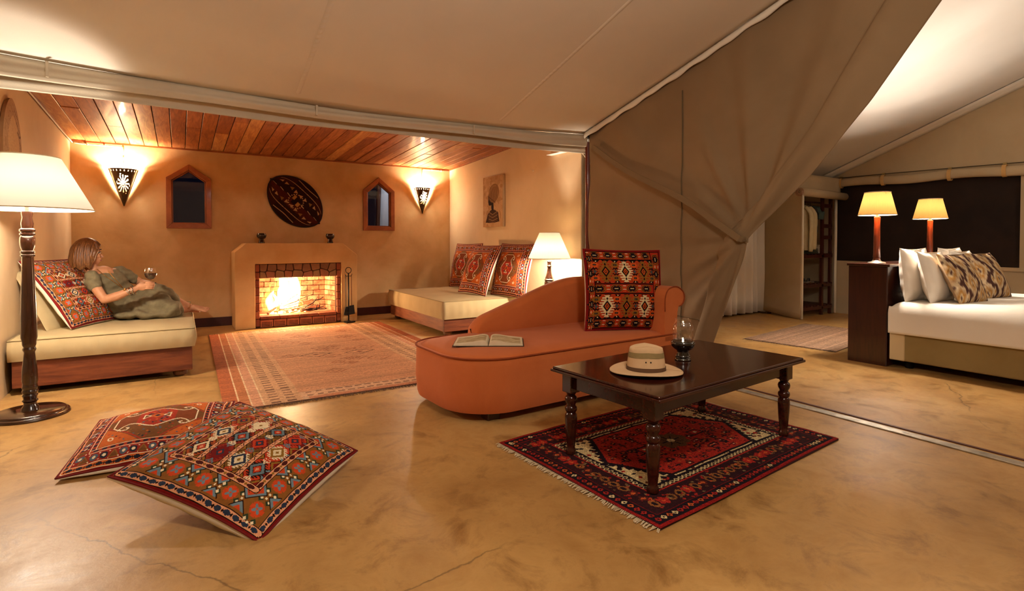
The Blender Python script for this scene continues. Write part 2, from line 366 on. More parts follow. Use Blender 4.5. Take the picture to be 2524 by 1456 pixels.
# valance: two hanging layers of canvas with folds
def layer(y0,zt,zb,amp,ph,name,m,wr,xe=3.85):
    def fn(u,v):
        x=-1.6+(xe+1.6)*u; s=sag(x)
        z=zt(x)+(zb(x)-zt(x))*v
        d=amp*math.sin(math.pi*v)*1.0+wr*math.sin(v*9+x*1.3+ph)*v*(1-v)*2+wr*.8*v*vnoise(x*1.2,v*5,1,ph)
        return (x,y0-d,z+.006*math.sin(3*x+ph))
    return MB().grid(fn,120,16).build(name,m,None,smooth=True,solid=.004)
va=layer(4.54,lambda x:2.342+sag(x),lambda x:2.205+sag(x)*.5,.022,1,'trim_5',canvas_grey,.02); struct(va,'pale bunched canvas flap along the front of the tent roof')
vb=layer(4.64,lambda x:2.30,lambda x:2.14+sag(x)*.25,.02,2.6,'trim_6',canvas_grey,.012,3.925); struct(vb,'lower canvas strip above the alcove opening')
for x in (-.72,.95,2.4):
    MB().box(x-.008,x+.008,4.498,4.506,2.225+sag(x)*.6,2.335+sag(x)).build('stitched_tab',canvas_grey,va,bevel=.002)
# hem of the roof along the partition
def hem(u,v):
    y=4.5-4.6*u; return (3.765-.014*math.sin(v*math.pi)+.006*math.sin(y*14)*(v),y,zr(3.8,y)-.012-.062*v*(1-.3*u)+.006*math.sin(y*23)*v)
struct(MB().grid(hem,120,6).build('trim_7',canvas_cream,smooth=True,solid=.004),'gathered hem of the tent roof above the brown curtain')
# outer canvas walls that close the tent behind and beside the viewer
struct(MB().box(-2.68,-2.6,-3.7,YW+.1,0,3.6).build('wall_tent_side',canvas_panel))
struct(MB().box(-2.68,XL-.15,YW,YW+.1,0,2.75).build('wall_front_left',plaster_b))
struct(MB().box(-2.68,9.1,-3.75,-3.65,0,3.2).build('wall_rear',canvas_panel))
# ------------------------------------------------------------------ tent pole, cable
MB()
p=thing('tent_pole','slim reddish wooden tent pole at the alcove corner','pole',(3.845,4.54,0))
MB().lathe([(.026,0),(.026,2.27),(.012,2.275),(.012,2.33)],20).build('shaft',mat('red_pole_wood','5A1E0E',.35,'6E2A15',6,4,stretch=(4,4,.6),coat=.3),p,autos=30)
MB().lathe([(.03,2.255),(.032,2.262),(.032,2.285),(.02,2.29)],16).build('ferrule',mat('pale_metal','B9B2A6',.35,metal=.9),p,autos=30)
cbl=MB().tube(smooth_pts([(3.90,4.705,2.17),(3.885,4.60,2.08),(3.864,4.495,1.98),(3.868,4.488,1.8),(3.864,4.488,1.3),(3.872,4.488,.9),(3.868,4.488,.5),(3.868,4.488,.02)],10),.006,8)
cb=thing('power_cable','white power cable running down the wooden tent pole','cable',(0,0,0)); cbl.build('cord',cable_white,cb,smooth=True)
for z in (1.82,1.6,1.28,1.08,.86,.6): MB().box(3.858,3.878,4.482,4.497,z-.006,z+.006).build('clip',cable_white,cb,bevel=.002)
# ------------------------------------------------------------------ brown partition curtain
FE=[(3.45,.66),(3.0,.985),(2.57,1.297),(2.058,1.666),(1.6,2.06),(1.3,2.38),(1.169,2.50),(1.05,2.535),(.75,2.64),(.34,2.80),(0,2.92)]
def yf(z):
    for (z0,y0),(z1,y1) in zip(FE,FE[1:]):
        if z>=z1: return y0+(y1-y0)*(z0-z)/(z0-z1)
    return FE[-1][1]
TY,TZ=2.52,1.17
def drape(u,v):
    zR=3.385*(1-v)+.015; zL=2.27*(1-v)+.015
    s=u
    yR=yf(zR); y=4.47+(yR-4.47)*s; z=zL+(zR-zL)*s
    top=zr(3.8,y)-.02
    if v<.05: z=min(z,top) if v>0 else top
    dx=y-TY; dz=z-TZ; dist=math.hypot(dx,dz); th=math.atan2(dz,dx)
    g=min(1,dist/.5)*math.exp(-dist*.45)*(1-.8*math.exp(-((y-3.2)/.3)**2))
    x=3.805-.032*math.sin(th*13)*g-.012*math.sin(th*29+1)*g+.012*vnoise(y*1.1,z*.3,1,3)+.010*vnoise(y*5,z*1.2,1,5)*(1-.8*math.exp(-((y-3.2)/.3)**2))
    x+=.012*math.sin(y*6+.3*z)*min(1,abs(z-1.2))
    # rolled free edge: a raised strip in front of the sheet
    wS=.86
    if s>wS:
        q=(s-wS)/(1-wS); x-= .035*min(1,q*9)+.05*math.sin(math.pi*min(1,q))*.9
    # gathered at the tie
    gt=math.exp(-((z-TZ)/.16)**2); x+= -.03*gt*max(0,(s-.6)/.4)
    return (x,y,z)
dr=thing('canvas_curtain','brown canvas curtain tied back between sitting area and bedroom','curtain',(0,0,0))
MB().grid(drape,170,120).build('curtain_cloth',canvas_tan,dr,smooth=True,solid=.004)
def ribbon(pts,wd,n=10,th=.006):
    P=smooth_pts(pts,n); mb=MB(); rings=[]
    for i,p in enumerate(P):
        a=Vector(P[max(i-1,0)]); b=Vector(P[min(i+1,len(P)-1)]); t=(b-a).normalized(); nrm=Vector((1,0,0)); sd=t.cross(nrm).normalized()*wd/2; p=Vector(p)
        rings.append([tuple(p+sd),tuple(p+sd+nrm*th),tuple(p-sd+nrm*th),tuple(p-sd)])
    mb.loft(rings); return mb
bandm=mat('canvas_band','7C664A',.9,bump=.1,bscale=200)
ribbon([(3.76,4.36,2.17),(3.72,3.83,1.86),(3.70,3.12,1.53),(3.675,2.72,1.29),(3.66,2.525,1.175)],.052).build('tie_band',bandm,dr,smooth=False)
ribbon([(3.66,2.525,1.175),(3.69,2.505,1.165),(3.76,2.515,1.165)],.045).build('tie_band',bandm,dr)
seam2=[drape((4.47-3.2)/(4.47-yf(z/2.27*3.385 if z<2.2 else 3.3)) if False else .62-.17*(z/2.5),1-z/2.9) for z in np.linspace(.1,2.5,40)]
def on_drape(y,z):
    best=None
    for k in range(60):
        v=k/60; zR=3.385*(1-v)+.015; zL=2.27*(1-v)+.015; yR=yf(zR); s=(4.47-y)/(4.47-yR)
        if 0<=s<=1:
            zz=zL+(zR-zL)*s
            if best is None or abs(zz-z)<best[0]: best=(abs(zz-z),s,v)
    p=drape(best[1],best[2]); return (p[0]-.006,y,z)
MB().tube([on_drape(3.2,z) for z in np.linspace(.25,2.5,60)],.005,6).build('seam',mat('curtain_seam','6A583E',.9),dr,smooth=True)
MB().tube([on_drape(y,.5-.04*(3.6-y)) for y in np.linspace(4.3,2.95,40)],.003,6).build('hem_stitch',MATS['curtain_seam'],dr,smooth=True)
# floor track
tr=thing('floor_track','worn aluminium door track set into the cement floor','track',(3.66,0,0))
MB().box(-.035,.035,-3.2,4.4,0.0005,.008).build('rail',mat('worn_aluminium','9A9488',.35,'C5BFB2',14,5,metal=.85,bump=.3,bscale=30),tr,bevel=.002)
MB().box(.075,.098,-3.2,4.4,0.0005,.006).build('side_strip',mat('red_strip','4A1C10',.5),tr,bevel=.002)
# ------------------------------------------------------------------ bedroom shell
BX=9.0; EY,EZ,BS,BR=4.65,2.22,.40,.5
def zb(y): return EZ+BS*(EY-y) if y>BR else EZ+BS*(EY-BR)-.4*(BR-y)
mb=MB().grid(lambda u,v:(3.83+(BX-3.83)*u,EY+(BR-EY)*v,zb(EY+(BR-EY)*v)-.06*math.sin(math.pi*v)*math.sin(math.pi*u)),24,24)
mb.grid(lambda u,v:(3.83+(BX-3.83)*u,BR+(-3.65-BR)*v,zb(BR)-.4*(4.15*v)),12,12)
mb.grid(lambda u,v:(3.83+(BX-3.83)*u,5.3+(EY-5.3)*v,EZ),6,2)
struct(mb.build('ceiling_bedroom',canvas_white,smooth=False,solid=.006),'white canvas tent roof over the bedroom')
struct(MB().grid(lambda u,v:(8.86+.13*v,EY-.02-3.6*u,zb(EY-.02-3.6*u)-.02-.07*v),40,3).build('trim_8',canvas_cream,smooth=True,solid=.004),'pale hem where the bedroom roof meets the end wall')
mb=MB(); slab(mb,[(5.3,0),(5.3,EZ),(EY,EZ),(BR,zb(BR)),(-3.65,zb(-3.65)),(-3.65,0)],[[(4.46,.83),(4.46,2.06),(2.21,2.03),(2.21,.80)]],BX,BX+.06,'x')
struct(mb.build('wall_far',canvas_panel),'grey beige canvas end wall of the bedroom')
struct(MB().box(BX+.03,BX+.05,2.1,4.55,.75,2.1).build('window_3',mat('dark_mesh','2A1C14',.85,'221610',3,3,bump=.2,bscale=300)),'dark insect mesh window in the bedroom end wall')
mb=MB(); slab(mb,[(4.49,.80),(4.49,2.08),(2.18,2.05),(2.18,.77)],[[(4.44,.85),(4.44,2.04),(2.235,2.01),(2.235,.82)]],BX-.012,BX,'x')
struct(mb.build('trim_9',canvas_panel),'stitched border of the mesh window')
# rolled blind with straps
rb=thing('rolled_blind','rolled beige canvas blind with tan straps above the dark mesh','blind',(BX-.05,0,0))
def roll(u,v):
    y=4.5-3.6*u; a=2*math.pi*v; r=.05+.008*vnoise(y*3,a*.5,1,2); zc_=2.085-.012*(4.5-y)
    return (r*.8*math.cos(a),y,zc_+r*1.25*math.sin(a)+.012*math.sin(y*5))
MB().grid(roll,70,16).build('canvas_roll',canvas_panel,rb,smooth=True)
strapm=mat('tan_strap','CFA468',.8)
for y in (4.36,3.76,2.95,2.38,1.75):
    zc_=2.085-.012*(4.5-y)
    MB().tube([(.052*math.cos(a),y,zc_+.075*math.sin(a)) for a in np.linspace(0,2*math.pi,17)],.0,4).v
    mb=MB(); mb.loft([[(-.0+.056*math.cos(a)*.95,y+dy,zc_+.078*math.sin(a)) for dy in (-.022,.022)] for a in np.linspace(0,2*math.pi,21)],cap=False,close=False)
    mb.build('strap',strapm,rb,solid=.004)
    MB().box(-.01,.02,y-.02,y+.02,zc_+.085,zc_+.105).build('hook',mat('brass_hook','A8905A',.4,metal=.8),rb,bevel=.003)
MB().tube([(.01,4.55,2.172),(.0,3.7,2.168),(0,2.9,2.158),(0,1.0,2.13)],.006,6).build('rope',mat('dark_rope','4A3D2C',.9),rb,smooth=True)
struct(MB().box(4.05,BX+.06,5.2,5.3,0,2.3).build('wall_bedroom_back',canvas_panel))
struct(MB().box(4.1,BX,5.17,5.2,0,.1).build('baseboard_bedroom',redbase,bevel=.004))
# white curtain
cu=thing('white_curtain','off white pleated curtain beside the canvas wardrobe','curtain',(0,0,0))
def curt(u,v):
    x=6.3+1.66*u; return (x+.02*math.sin(v*3+u*9),5.06+.045*math.sin(u*62+.4*math.sin(v*2.5))+.02*math.sin(u*23),.03+2.1*v)
MB().grid(curt,220,10).build('curtain_cloth',white_cotton,cu,smooth=True,solid=.003)
MB().tube([(6.2,5.08,2.13),(8.0,5.08,2.13)],.012,10).build('curtain_rod',darkwood,cu,smooth=True)
# ------------------------------------------------------------------ canvas wardrobe
wd=thing('canvas_wardrobe','tall open canvas wardrobe with dark wooden rack inside','wardrobe',(0,0,0))
def side(u,v):
    x=7.75+.2*u; y=4.3+.75*u; b=.02+.04*math.sin(u*7+v*5)*(1-v)*.5+.03*math.sin(math.pi*v)*math.sin(u*5)
    return (x-b*.4,y,.0+1.92*v+.05*(1-v)*u)
MB().grid(side,30,20).build('side_panel',canvas_panel,wd,smooth=True,solid=.006)
MB().tube([(7.75,4.3,.01),(7.752,4.3,1.0),(7.75,4.3,1.9)],.016,10).build('edge_piping',cream_cotton,wd,smooth=True)
MB().tube([(8.92,4.42,.01),(8.915,4.42,.6),(8.925,4.42,1.2),(8.92,4.42,1.9)],.022,10).build('edge_piping',cream_cotton,wd,smooth=True)
MB().grid(lambda u,v:(7.72+1.22*u,4.36+.01*math.sin(u*9),1.9+.26*v),16,4).build('front_flap',canvas_panel,wd,smooth=True,solid=.006)
MB().grid(lambda u,v:(7.95+1.0*u,5.08,1.95*v),4,4).build('back_panel',canvas_panel,wd,solid=.006)
MB().grid(lambda u,v:(8.95,4.44+.64*u,1.95*v),4,4).build('side_panel',canvas_panel,wd,solid=.006)
rm=MB(); sp=[]
for k in range(60):
    a=k*.33; r=.012+.0019*k*.5; sp.append((r*math.cos(a),r*math.sin(a)))
rm.tube([(7.74,4.31,1.885),(8.3,4.31,1.877),(8.97,4.31,1.868)],[.062,.06,.058],18)
rm.build('rolled_flap',canvas_panel,wd,smooth=True)
MB().tube([(7.677,4.31+y,1.885+z) for y,z in sp],.004,6).build('roll_spiral',mat('flap_edge_pink','A06C55',.9),wd,smooth=True)
rackm=mat('rack_wood','3A160C',.4,'4C2012',6,4,stretch=(4,4,.6),coat=.2)
def post(x,y): MB().box(x-.025,x+.025,y-.02,y+.02,0,1.85).build('rack_post',rackm,wd,bevel=.003)
for x,y in ((8.57,4.45),(8.84,4.46),(8.57,4.95),(7.98,4.95)): post(x,y)
for z in (.12,.47,.93):
    MB().box(7.95,8.86,4.43,4.46,z-.03,z+.02).build('shelf_rail',rackm,wd,bevel=.003)
    MB().box(7.95,8.86,4.94,4.97,z-.03,z+.02).build('shelf_rail',rackm,wd,bevel=.003)
    for k in range(10):
        x=7.97+k*.095; MB().box(x,x+.05,4.44,4.96,z+.02,z+.035).build('shelf_slat',rackm,wd)
for z in (1.22,1.40,1.72): MB().box(8.55,8.86,4.44,4.47,z-.03,z+.03).build('cross_rail',rackm,wd,bevel=.003)
MB().tube([(7.9,4.60,1.78),(8.86,4.60,1.78)],.014,10).build('hanging_rail',rackm,wd,smooth=True)
def garment(name,label,cat,x,top,bot,wd_,m,sleeve=None,tw=0):
    g=thing(name,label,cat,(x,4.60,0),(0,0,tw),'clothes hanging in the wardrobe')
    def body(u,v):
        a=2*math.pi*u; z=top+(bot-top)*v; sh=min(1,.35+v*6); ww=wd_*sh*(1+.12*v); f=1+.18*math.sin(a*5+v*2)*v
        return (.035*math.sin(a)*f*(1+.4*v)*sh,ww*math.cos(a)*f,z)
    MB().grid(body,40,16).build('body',m,g,smooth=True)
    if sleeve:
        for s in (-1,1):
            MB().tube(smooth_pts([(0,s*wd_*.7,top-.04),(-.01,s*wd_*1.12,top-.14),(-.02,s*wd_*1.2,(top+sleeve)/2),(-.02,s*wd_*1.15,sleeve)],6),[.045]*6+[.05]*6+[.045]*6+[.04],10,flat=.7).build('sleeve',m,g,smooth=True)
    MB().tube([(0,0,top-.01),(0,0,top+.05),(0,.012,top+.065),(0,.02,top+.05)],.003,6).build('hanger',black_iron,g,smooth=True)
ecru=mat('ecru_linen','CBB88F',.9,'D5C39B',8,3); greyc=mat('grey_cotton','847566',.9); tealc=mat('teal_cotton','46544F',.9); dgrey=mat('dark_grey_cotton','3D3A37',.9)
garment('hanging_shirt','long ecru linen shirt with sleeves hanging in the wardrobe','shirt',8.13,1.72,1.02,.17,ecru,1.0,.25)
garment('hanging_shirt','second pale ecru shirt hanging right of the first','shirt',8.25,1.72,1.08,.17,ecru,1.03,.1)
garment('hanging_trousers','grey brown garment hanging between shirts and teal top','clothing',8.35,1.72,1.1,.15,greyc)
garment('hanging_trousers','dark grey garment hanging behind the teal top','clothing',8.43,1.72,1.3,.14,dgrey)
garment('hanging_blouse','short teal top hanging next to the rack post','shirt',8.50,1.72,1.52,.15,tealc,1.5)
fo=thing('folded_blanket','folded dark green blanket on the upper wardrobe shelf','blanket',(8.3,4.62,.966))
for k in range(3): MB().box(-.24+.01*k,.24-.012*k,-.14,.14,.028*k,.026+.028*k).build('fold',mat('dark_green_wool','3F4235',.9,bump=.2,bscale=80),fo,bevel=.012,bseg=3)
fo=thing('folded_linen','folded pale linen on the upper wardrobe shelf by the post','linen',(8.69,4.66,.966))
for k in range(4): MB().box(-.1+.004*k,.1,-.13,.13,.035*k,.033+.035*k).build('fold',cream_cotton,fo,bevel=.014,bseg=3)
sn=thing('sandal_pair','pair of grey sandals on the middle wardrobe shelf','shoes',(8.35,4.62,.507))
for s in (-1,1):
    MB().prism([(s*.07-.04,-.12),(s*.07+.04,-.12),(s*.07+.045,0),(s*.07+.04,.11),(s*.07-.03,.12),(s*.07-.045,0)],0,.02).build('sole',greyc,sn,bevel=.006)
    MB().tube([(s*.07-.045,-.04,.015),(s*.07-.02,-.05,.06),(s*.07+.02,-.05,.06),(s*.07+.045,-.04,.015)],.012,8).build('strap',dgrey,sn,smooth=True)
fo=thing('folded_towel','folded white towel on the middle wardrobe shelf','towel',(8.12,4.74,.507))
for k in range(2): MB().box(-.12,.12,-.12,.12,.06*k,.055+.06*k).build('fold',white_cotton,fo,bevel=.02,bseg=3)
# ------------------------------------------------------------------ headboard console and bed
hb=thing('headboard_console','dark stained wooden headboard console behind the bed','headboard',(5.5,2.245,0))
MB().box(0,2.0,.02,.355,0,.92).build('body',darkwood,hb,bevel=.004)
MB().box(-.012,2.012,.0,.367,.92,.945).build('top',darkwood,hb,bevel=.004)
MB().box(-.006,.0,.025,.35,0.0,.915).build('end_panel',darkwood,hb,bevel=.002)
hbY0=2.245
bed=thing('bed','large bed with white sheets and olive upholstered base','bed',(5.5,.1,0))
olive=mat('olive_linen','8A7448',.9,'937D50',3,4,bump=.1,bscale=200)
MB().box(0,1.9,.0,2.14,.075,.34).build('base',olive,bed,bevel=.015,bseg=3)
MB().box(-.004,.1,2.02,2.144,.075,.34).build('base_corner',mat('pale_corner','C9B38C',.9),bed,bevel=.01)
for x in (.12,1.78):
    for y in (.1,2.03): MB().lathe([(.03,0),(.035,.01),(.03,.075)],14,M=Matrix.Translation((x,y,0))).build('foot',black_iron,bed,autos=40)
def blanket(u,v):
    # cross section across the bed (u) along its length (v)
    L=2.14; y=L*v; hw=.98; t=u*2-1
    prof=.285
    s=t*(hw+prof)
    if abs(s)<hw-.09: x=s; z=.60
    elif abs(s)<hw+.05:
        a=(abs(s)-(hw-.09))/.14*math.pi/2; x=math.copysign(hw-.09+.09*math.sin(a),s); z=.60-.09*(1-math.cos(a))
    else: x=math.copysign(hw+.004,s); z=.51-(abs(s)-hw-.05)*.8
    z+=.012*vnoise(x*3,y*3,1,1)*(abs(s)<hw); x+= .012*vnoise(y*5,z*6,1,4)*(abs(s)>hw-.05)
    e=min(1,(L-y)/.1); 
    z-= .05*(1-e)**2 if abs(s)<hw else 0
    return (.95+x,y+.0,z)
MB().grid(blanket,90,80).build('duvet',white_cotton,bed,smooth=True,solid=.02)
MB().box(.06,1.84,.05,2.1,.34,.56).build('mattress',white_cotton,bed,bevel=.05,bseg=4)
# ------------------------------------------------------------------ woven patterns drawn as colour cells
def hx(c): return np.array([int(c[i:i+2],16)/255 for i in (0,2,4)])
class Cv:
    def __init__(s,w,h,asp,col):
        s.w,s.h,s.asp=w,h,asp; s.img=np.tile(hx(col),(h,w,1)); s.X,s.Y=np.meshgrid((np.arange(w)+.5)/w,(np.arange(h)+.5)/h*asp)
    def _bb(s,x0,x1,y0,y1):
        return (slice(max(0,int(y0/s.asp*s.h)-1),min(s.h,int(y1/s.asp*s.h)+2)),slice(max(0,int(x0*s.w)-1),min(s.w,int(x1*s.w)+2)))
    def _loc(s,c,r,a=0):
        sl=s._bb(c[0]-r,c[0]+r,c[1]-r,c[1]+r); x=s.X[sl]-c[0]; y=s.Y[sl]-c[1]
        if a: ca,sa=math.cos(a),math.sin(a); x,y=x*ca+y*sa,-x*sa+y*ca
        return sl,x,y
    def put(s,sl,m,col): s.img[sl][m]=hx(col)
    def rect(s,x0,y0,x1,y1,col): 
        sl=s._bb(x0,x1,y0,y1); s.put(sl,(s.X[sl]>=x0)&(s.X[sl]<x1)&(s.Y[sl]>=y0)&(s.Y[sl]<y1),col)
    def ell(s,c,rx,ry,col,a=0): sl,x,y=s._loc(c,max(rx,ry),a); s.put(sl,(x/rx)**2+(y/ry)**2<1,col)
    def dia(s,c,rx,ry,col,a=0): sl,x,y=s._loc(c,max(rx,ry),a); s.put(sl,abs(x)/rx+abs(y)/ry<1,col)
    def box(s,c,rx,ry,col,a=0): sl,x,y=s._loc(c,math.hypot(rx,ry),a); s.put(sl,(abs(x)<rx)&(abs(y)<ry),col)
    def poly(s,P,col):
        P=np.array(P); sl=s._bb(P[:,0].min(),P[:,0].max(),P[:,1].min(),P[:,1].max()); x=s.X[sl];y=s.Y[sl]; m=np.zeros(x.shape,bool); j=len(P)-1
        for i in range(len(P)):
            with np.errstate(divide='ignore',invalid='ignore'):
                k=((P[i,1]>y)!=(P[j,1]>y))&(x<(P[j,0]-P[i,0])*(y-P[i,1])/(P[j,1]-P[i,1]+1e-12)+P[i,0])
            m^=k; j=i
        s.put(sl,m,col)
    def line(s,P,wd,col):
        for a,b in zip(P,P[1:]):
            a=np.array(a,float);b=np.array(b,float); sl=s._bb(min(a[0],b[0])-wd,max(a[0],b[0])+wd,min(a[1],b[1])-wd,max(a[1],b[1])+wd)
            x=s.X[sl]-a[0];y=s.Y[sl]-a[1];d=b-a;l=d@d+1e-12;t=np.clip((x*d[0]+y*d[1])/l,0,1)
            s.put(sl,(x-t*d[0])**2+(y-t*d[1])**2<(wd/2)**2,col)
    def tf(s,P,c,sc=1,a=0,fx=1,fy=1):
        ca,sa=math.cos(a),math.sin(a); return [(c[0]+sc*(x*fx*ca-y*fy*sa),c[1]+sc*(x*fx*sa+y*fy*ca)) for x,y in P]
SCROLL=[(0,0),(.25,-.12),(.5,-.1),(.7,.08),(.66,.3),(.45,.38),(.3,.26),(.38,.14)]
def hooked(cv,c,r,main,out,core,heart,a=0,n=9):
    # serrated diamond with hooks
    for sgn in (-1,1):
        for k in range(n):
            t=(k+.5)/n*2-1; x=sgn*(1-abs(t))*r*.95; y=t*r*1.15
            cv.box(cv.tf([(x+sgn*r*.14,y)],c,1,a)[0],r*.2,r*.07,out,a)
    cv.dia(c,r*1.0,r*1.25,out,a); cv.dia(c,r*.86,r*1.08,main,a)
    cv.dia(c,r*.52,r*.66,out,a); cv.dia(c,r*.43,r*.55,core,a); cv.dia(c,r*.2,r*.26,heart,a)
def bead_band(cv,p0,p1,wd,base,c1,c2,edge=None,step=.062):
    p0=np.array(p0);p1=np.array(p1);L=np.linalg.norm(p1-p0);d=(p1-p0)/L;a=math.atan2(d[1],d[0]);n=np.array([-d[1],d[0]])
    if edge: cv.line([p0,p1],wd*1.3,edge)
    cv.line([p0,p1],wd,base); k=max(1,int(round(L/step)));st=L/k
    for i in range(k):
        c=p0+d*(i+.5)*st; cv.ell(c,st*.36,wd*.36,c1,a); cv.dia(p0+d*i*st,st*.14,wd*.3,c2,a)
def frame_pts(m,asp=1): return [(m,m),(1-m,m),(1-m,asp-m),(m,asp-m),(m,m)]
def pat_A(N=230):
    cv=Cv(N,N,1,'855322'); RED,DRED,BLU,NAV,WHT,PNK,OCH,GRN,BLK='C4441F','7A1614','6C808A','2C3446','E6D2AC','D9966E','8E6424','2F3A26','27120C'
    for x0,y0,x1,y1 in ((0,0,1,.012),(0,.988,1,1),(0,0,.012,1),(.988,0,1,1)): cv.rect(x0,y0,x1,y1,DRED)
    F=frame_pts(.031)
    for a,b in zip(F,F[1:]): bead_band(cv,a,b,.034,PNK,NAV,BLK,BLK)
    F=frame_pts(.123)
    for a,b in zip(F,F[1:]):
        a=np.array(a);b=np.array(b);d=(b-a)/np.linalg.norm(b-a);n=np.array([-d[1],d[0]]);L=np.linalg.norm(b-a);ang=math.atan2(d[1],d[0])
        for i in range(4):
            c=a+d*L*(i+.0)/4; 
            for k in range(8): cv.box(c+.03*np.array([math.cos(k*.785),math.sin(k*.785)]),.013,.013,RED,k*.785)
            cv.dia(c,.04,.04,RED,ang); cv.dia(c,.043,.0430,RED,ang+.785)
            for k in range(4): cv.ell(c+.016*np.array([math.cos(k*1.571+ang+.785),math.sin(k*1.571+ang+.785)]),.014,.0085,BLU,k*1.571+ang+.785)
            cv.ell(c,.006,.006,RED)
            for sx in (-1,1):
                for sn in (-1,1):
                    q=c+d*sx*.062+n*sn*.026; cv.box(q,.014,.014,GRN,ang+.785); cv.box(q+d*sx*.006,.008,.008,WHT,ang+.785)
                    q=c+d*sx*.078+n*sn*.0; cv.box(q,.006,.006,WHT,ang)
            m=c+d*L/8
            for sn in (-1,1):
                T=[m+n*sn*.058+d*.045,m+n*sn*.058-d*.045,m+n*sn*.012]; cv.poly(T,BLU); T=[m+n*sn*.058+d*.026,m+n*sn*.058-d*.026,m+n*sn*.032]; cv.poly(T,RED)
                cv.line([m+n*sn*.058+d*.05,m+n*sn*.008,m+n*sn*.058-d*.05],.006,BLK)
    F=frame_pts(.205)
    cv.rect(.205,.205,.795,.795,RED)
    H=(.795-.205-.04)/4
    schemes=[('B8391E',['62747C','8A6226','B8391E']),('6E4A1E',['2C3140','B8391E','62747C']),('8A2A18',['6E1614','62747C','DCC6A0']),('A0471E',['DCC6A0','2C3140','8A6226'])]
    for r in range(4):
        y0=.225+r*H; yc=y0+H*.5; g,cols=schemes[r]; cv.rect(.225,y0,.775,y0+H,g)
        for k in range(7):
            x=.225+.55*(k)/6
            for sn in (-1,1):
                e=yc+sn*H*.5; cv.poly([(x-.05,e),(x+.05,e),(x,e-sn*H*.3)],BLU if k%2 else OCH); cv.poly([(x-.03,e),(x+.03,e),(x,e-sn*H*.18)],DRED); cv.line([(x-.053,e),(x,e-sn*H*.33),(x+.053,e)],.005,BLK)
        for k in range(3):
            c=(.225+.55*(k+.5)/3,yc); cc=cols[k]; ot=[BLK,'DCC6A0','6E1614'][(k+r)%3]
            hooked(cv,c,H*.44,cc,ot,['B8391E','DCC6A0','2C3140'][(k+r)%3],['CE8D68','8A6226','B8391E'][(k+r)%3],math.pi/2)
            for fx in (-1,1):
                for fy in (-1,1): cv.line(cv.tf(SCROLL,(c[0]+fx*H*.42,c[1]),H*.42,0,fx,fy),.007,['DCC6A0','B8391E','62747C','DCC6A0'][(k+r)%4])
        if r: 
            yb=y0; cv.line([(.225,yb),(.775,yb)],.034,BLK); cv.line([(.225,yb),(.775,yb)],.026,PNK)
            for k in range(9):
                x=.25+.5*k/8; cv.line(cv.tf([(-.022,.004),(-.014,-.007),(-.004,-.004),(.004,.005),(.014,.007),(.022,-.004)],(x,yb)),.005,BLK)
    for a,b in zip(F,F[1:]): bead_band(cv,a,b,.034,PNK,'4A1C18',OCH,BLK,.07)
    return cv
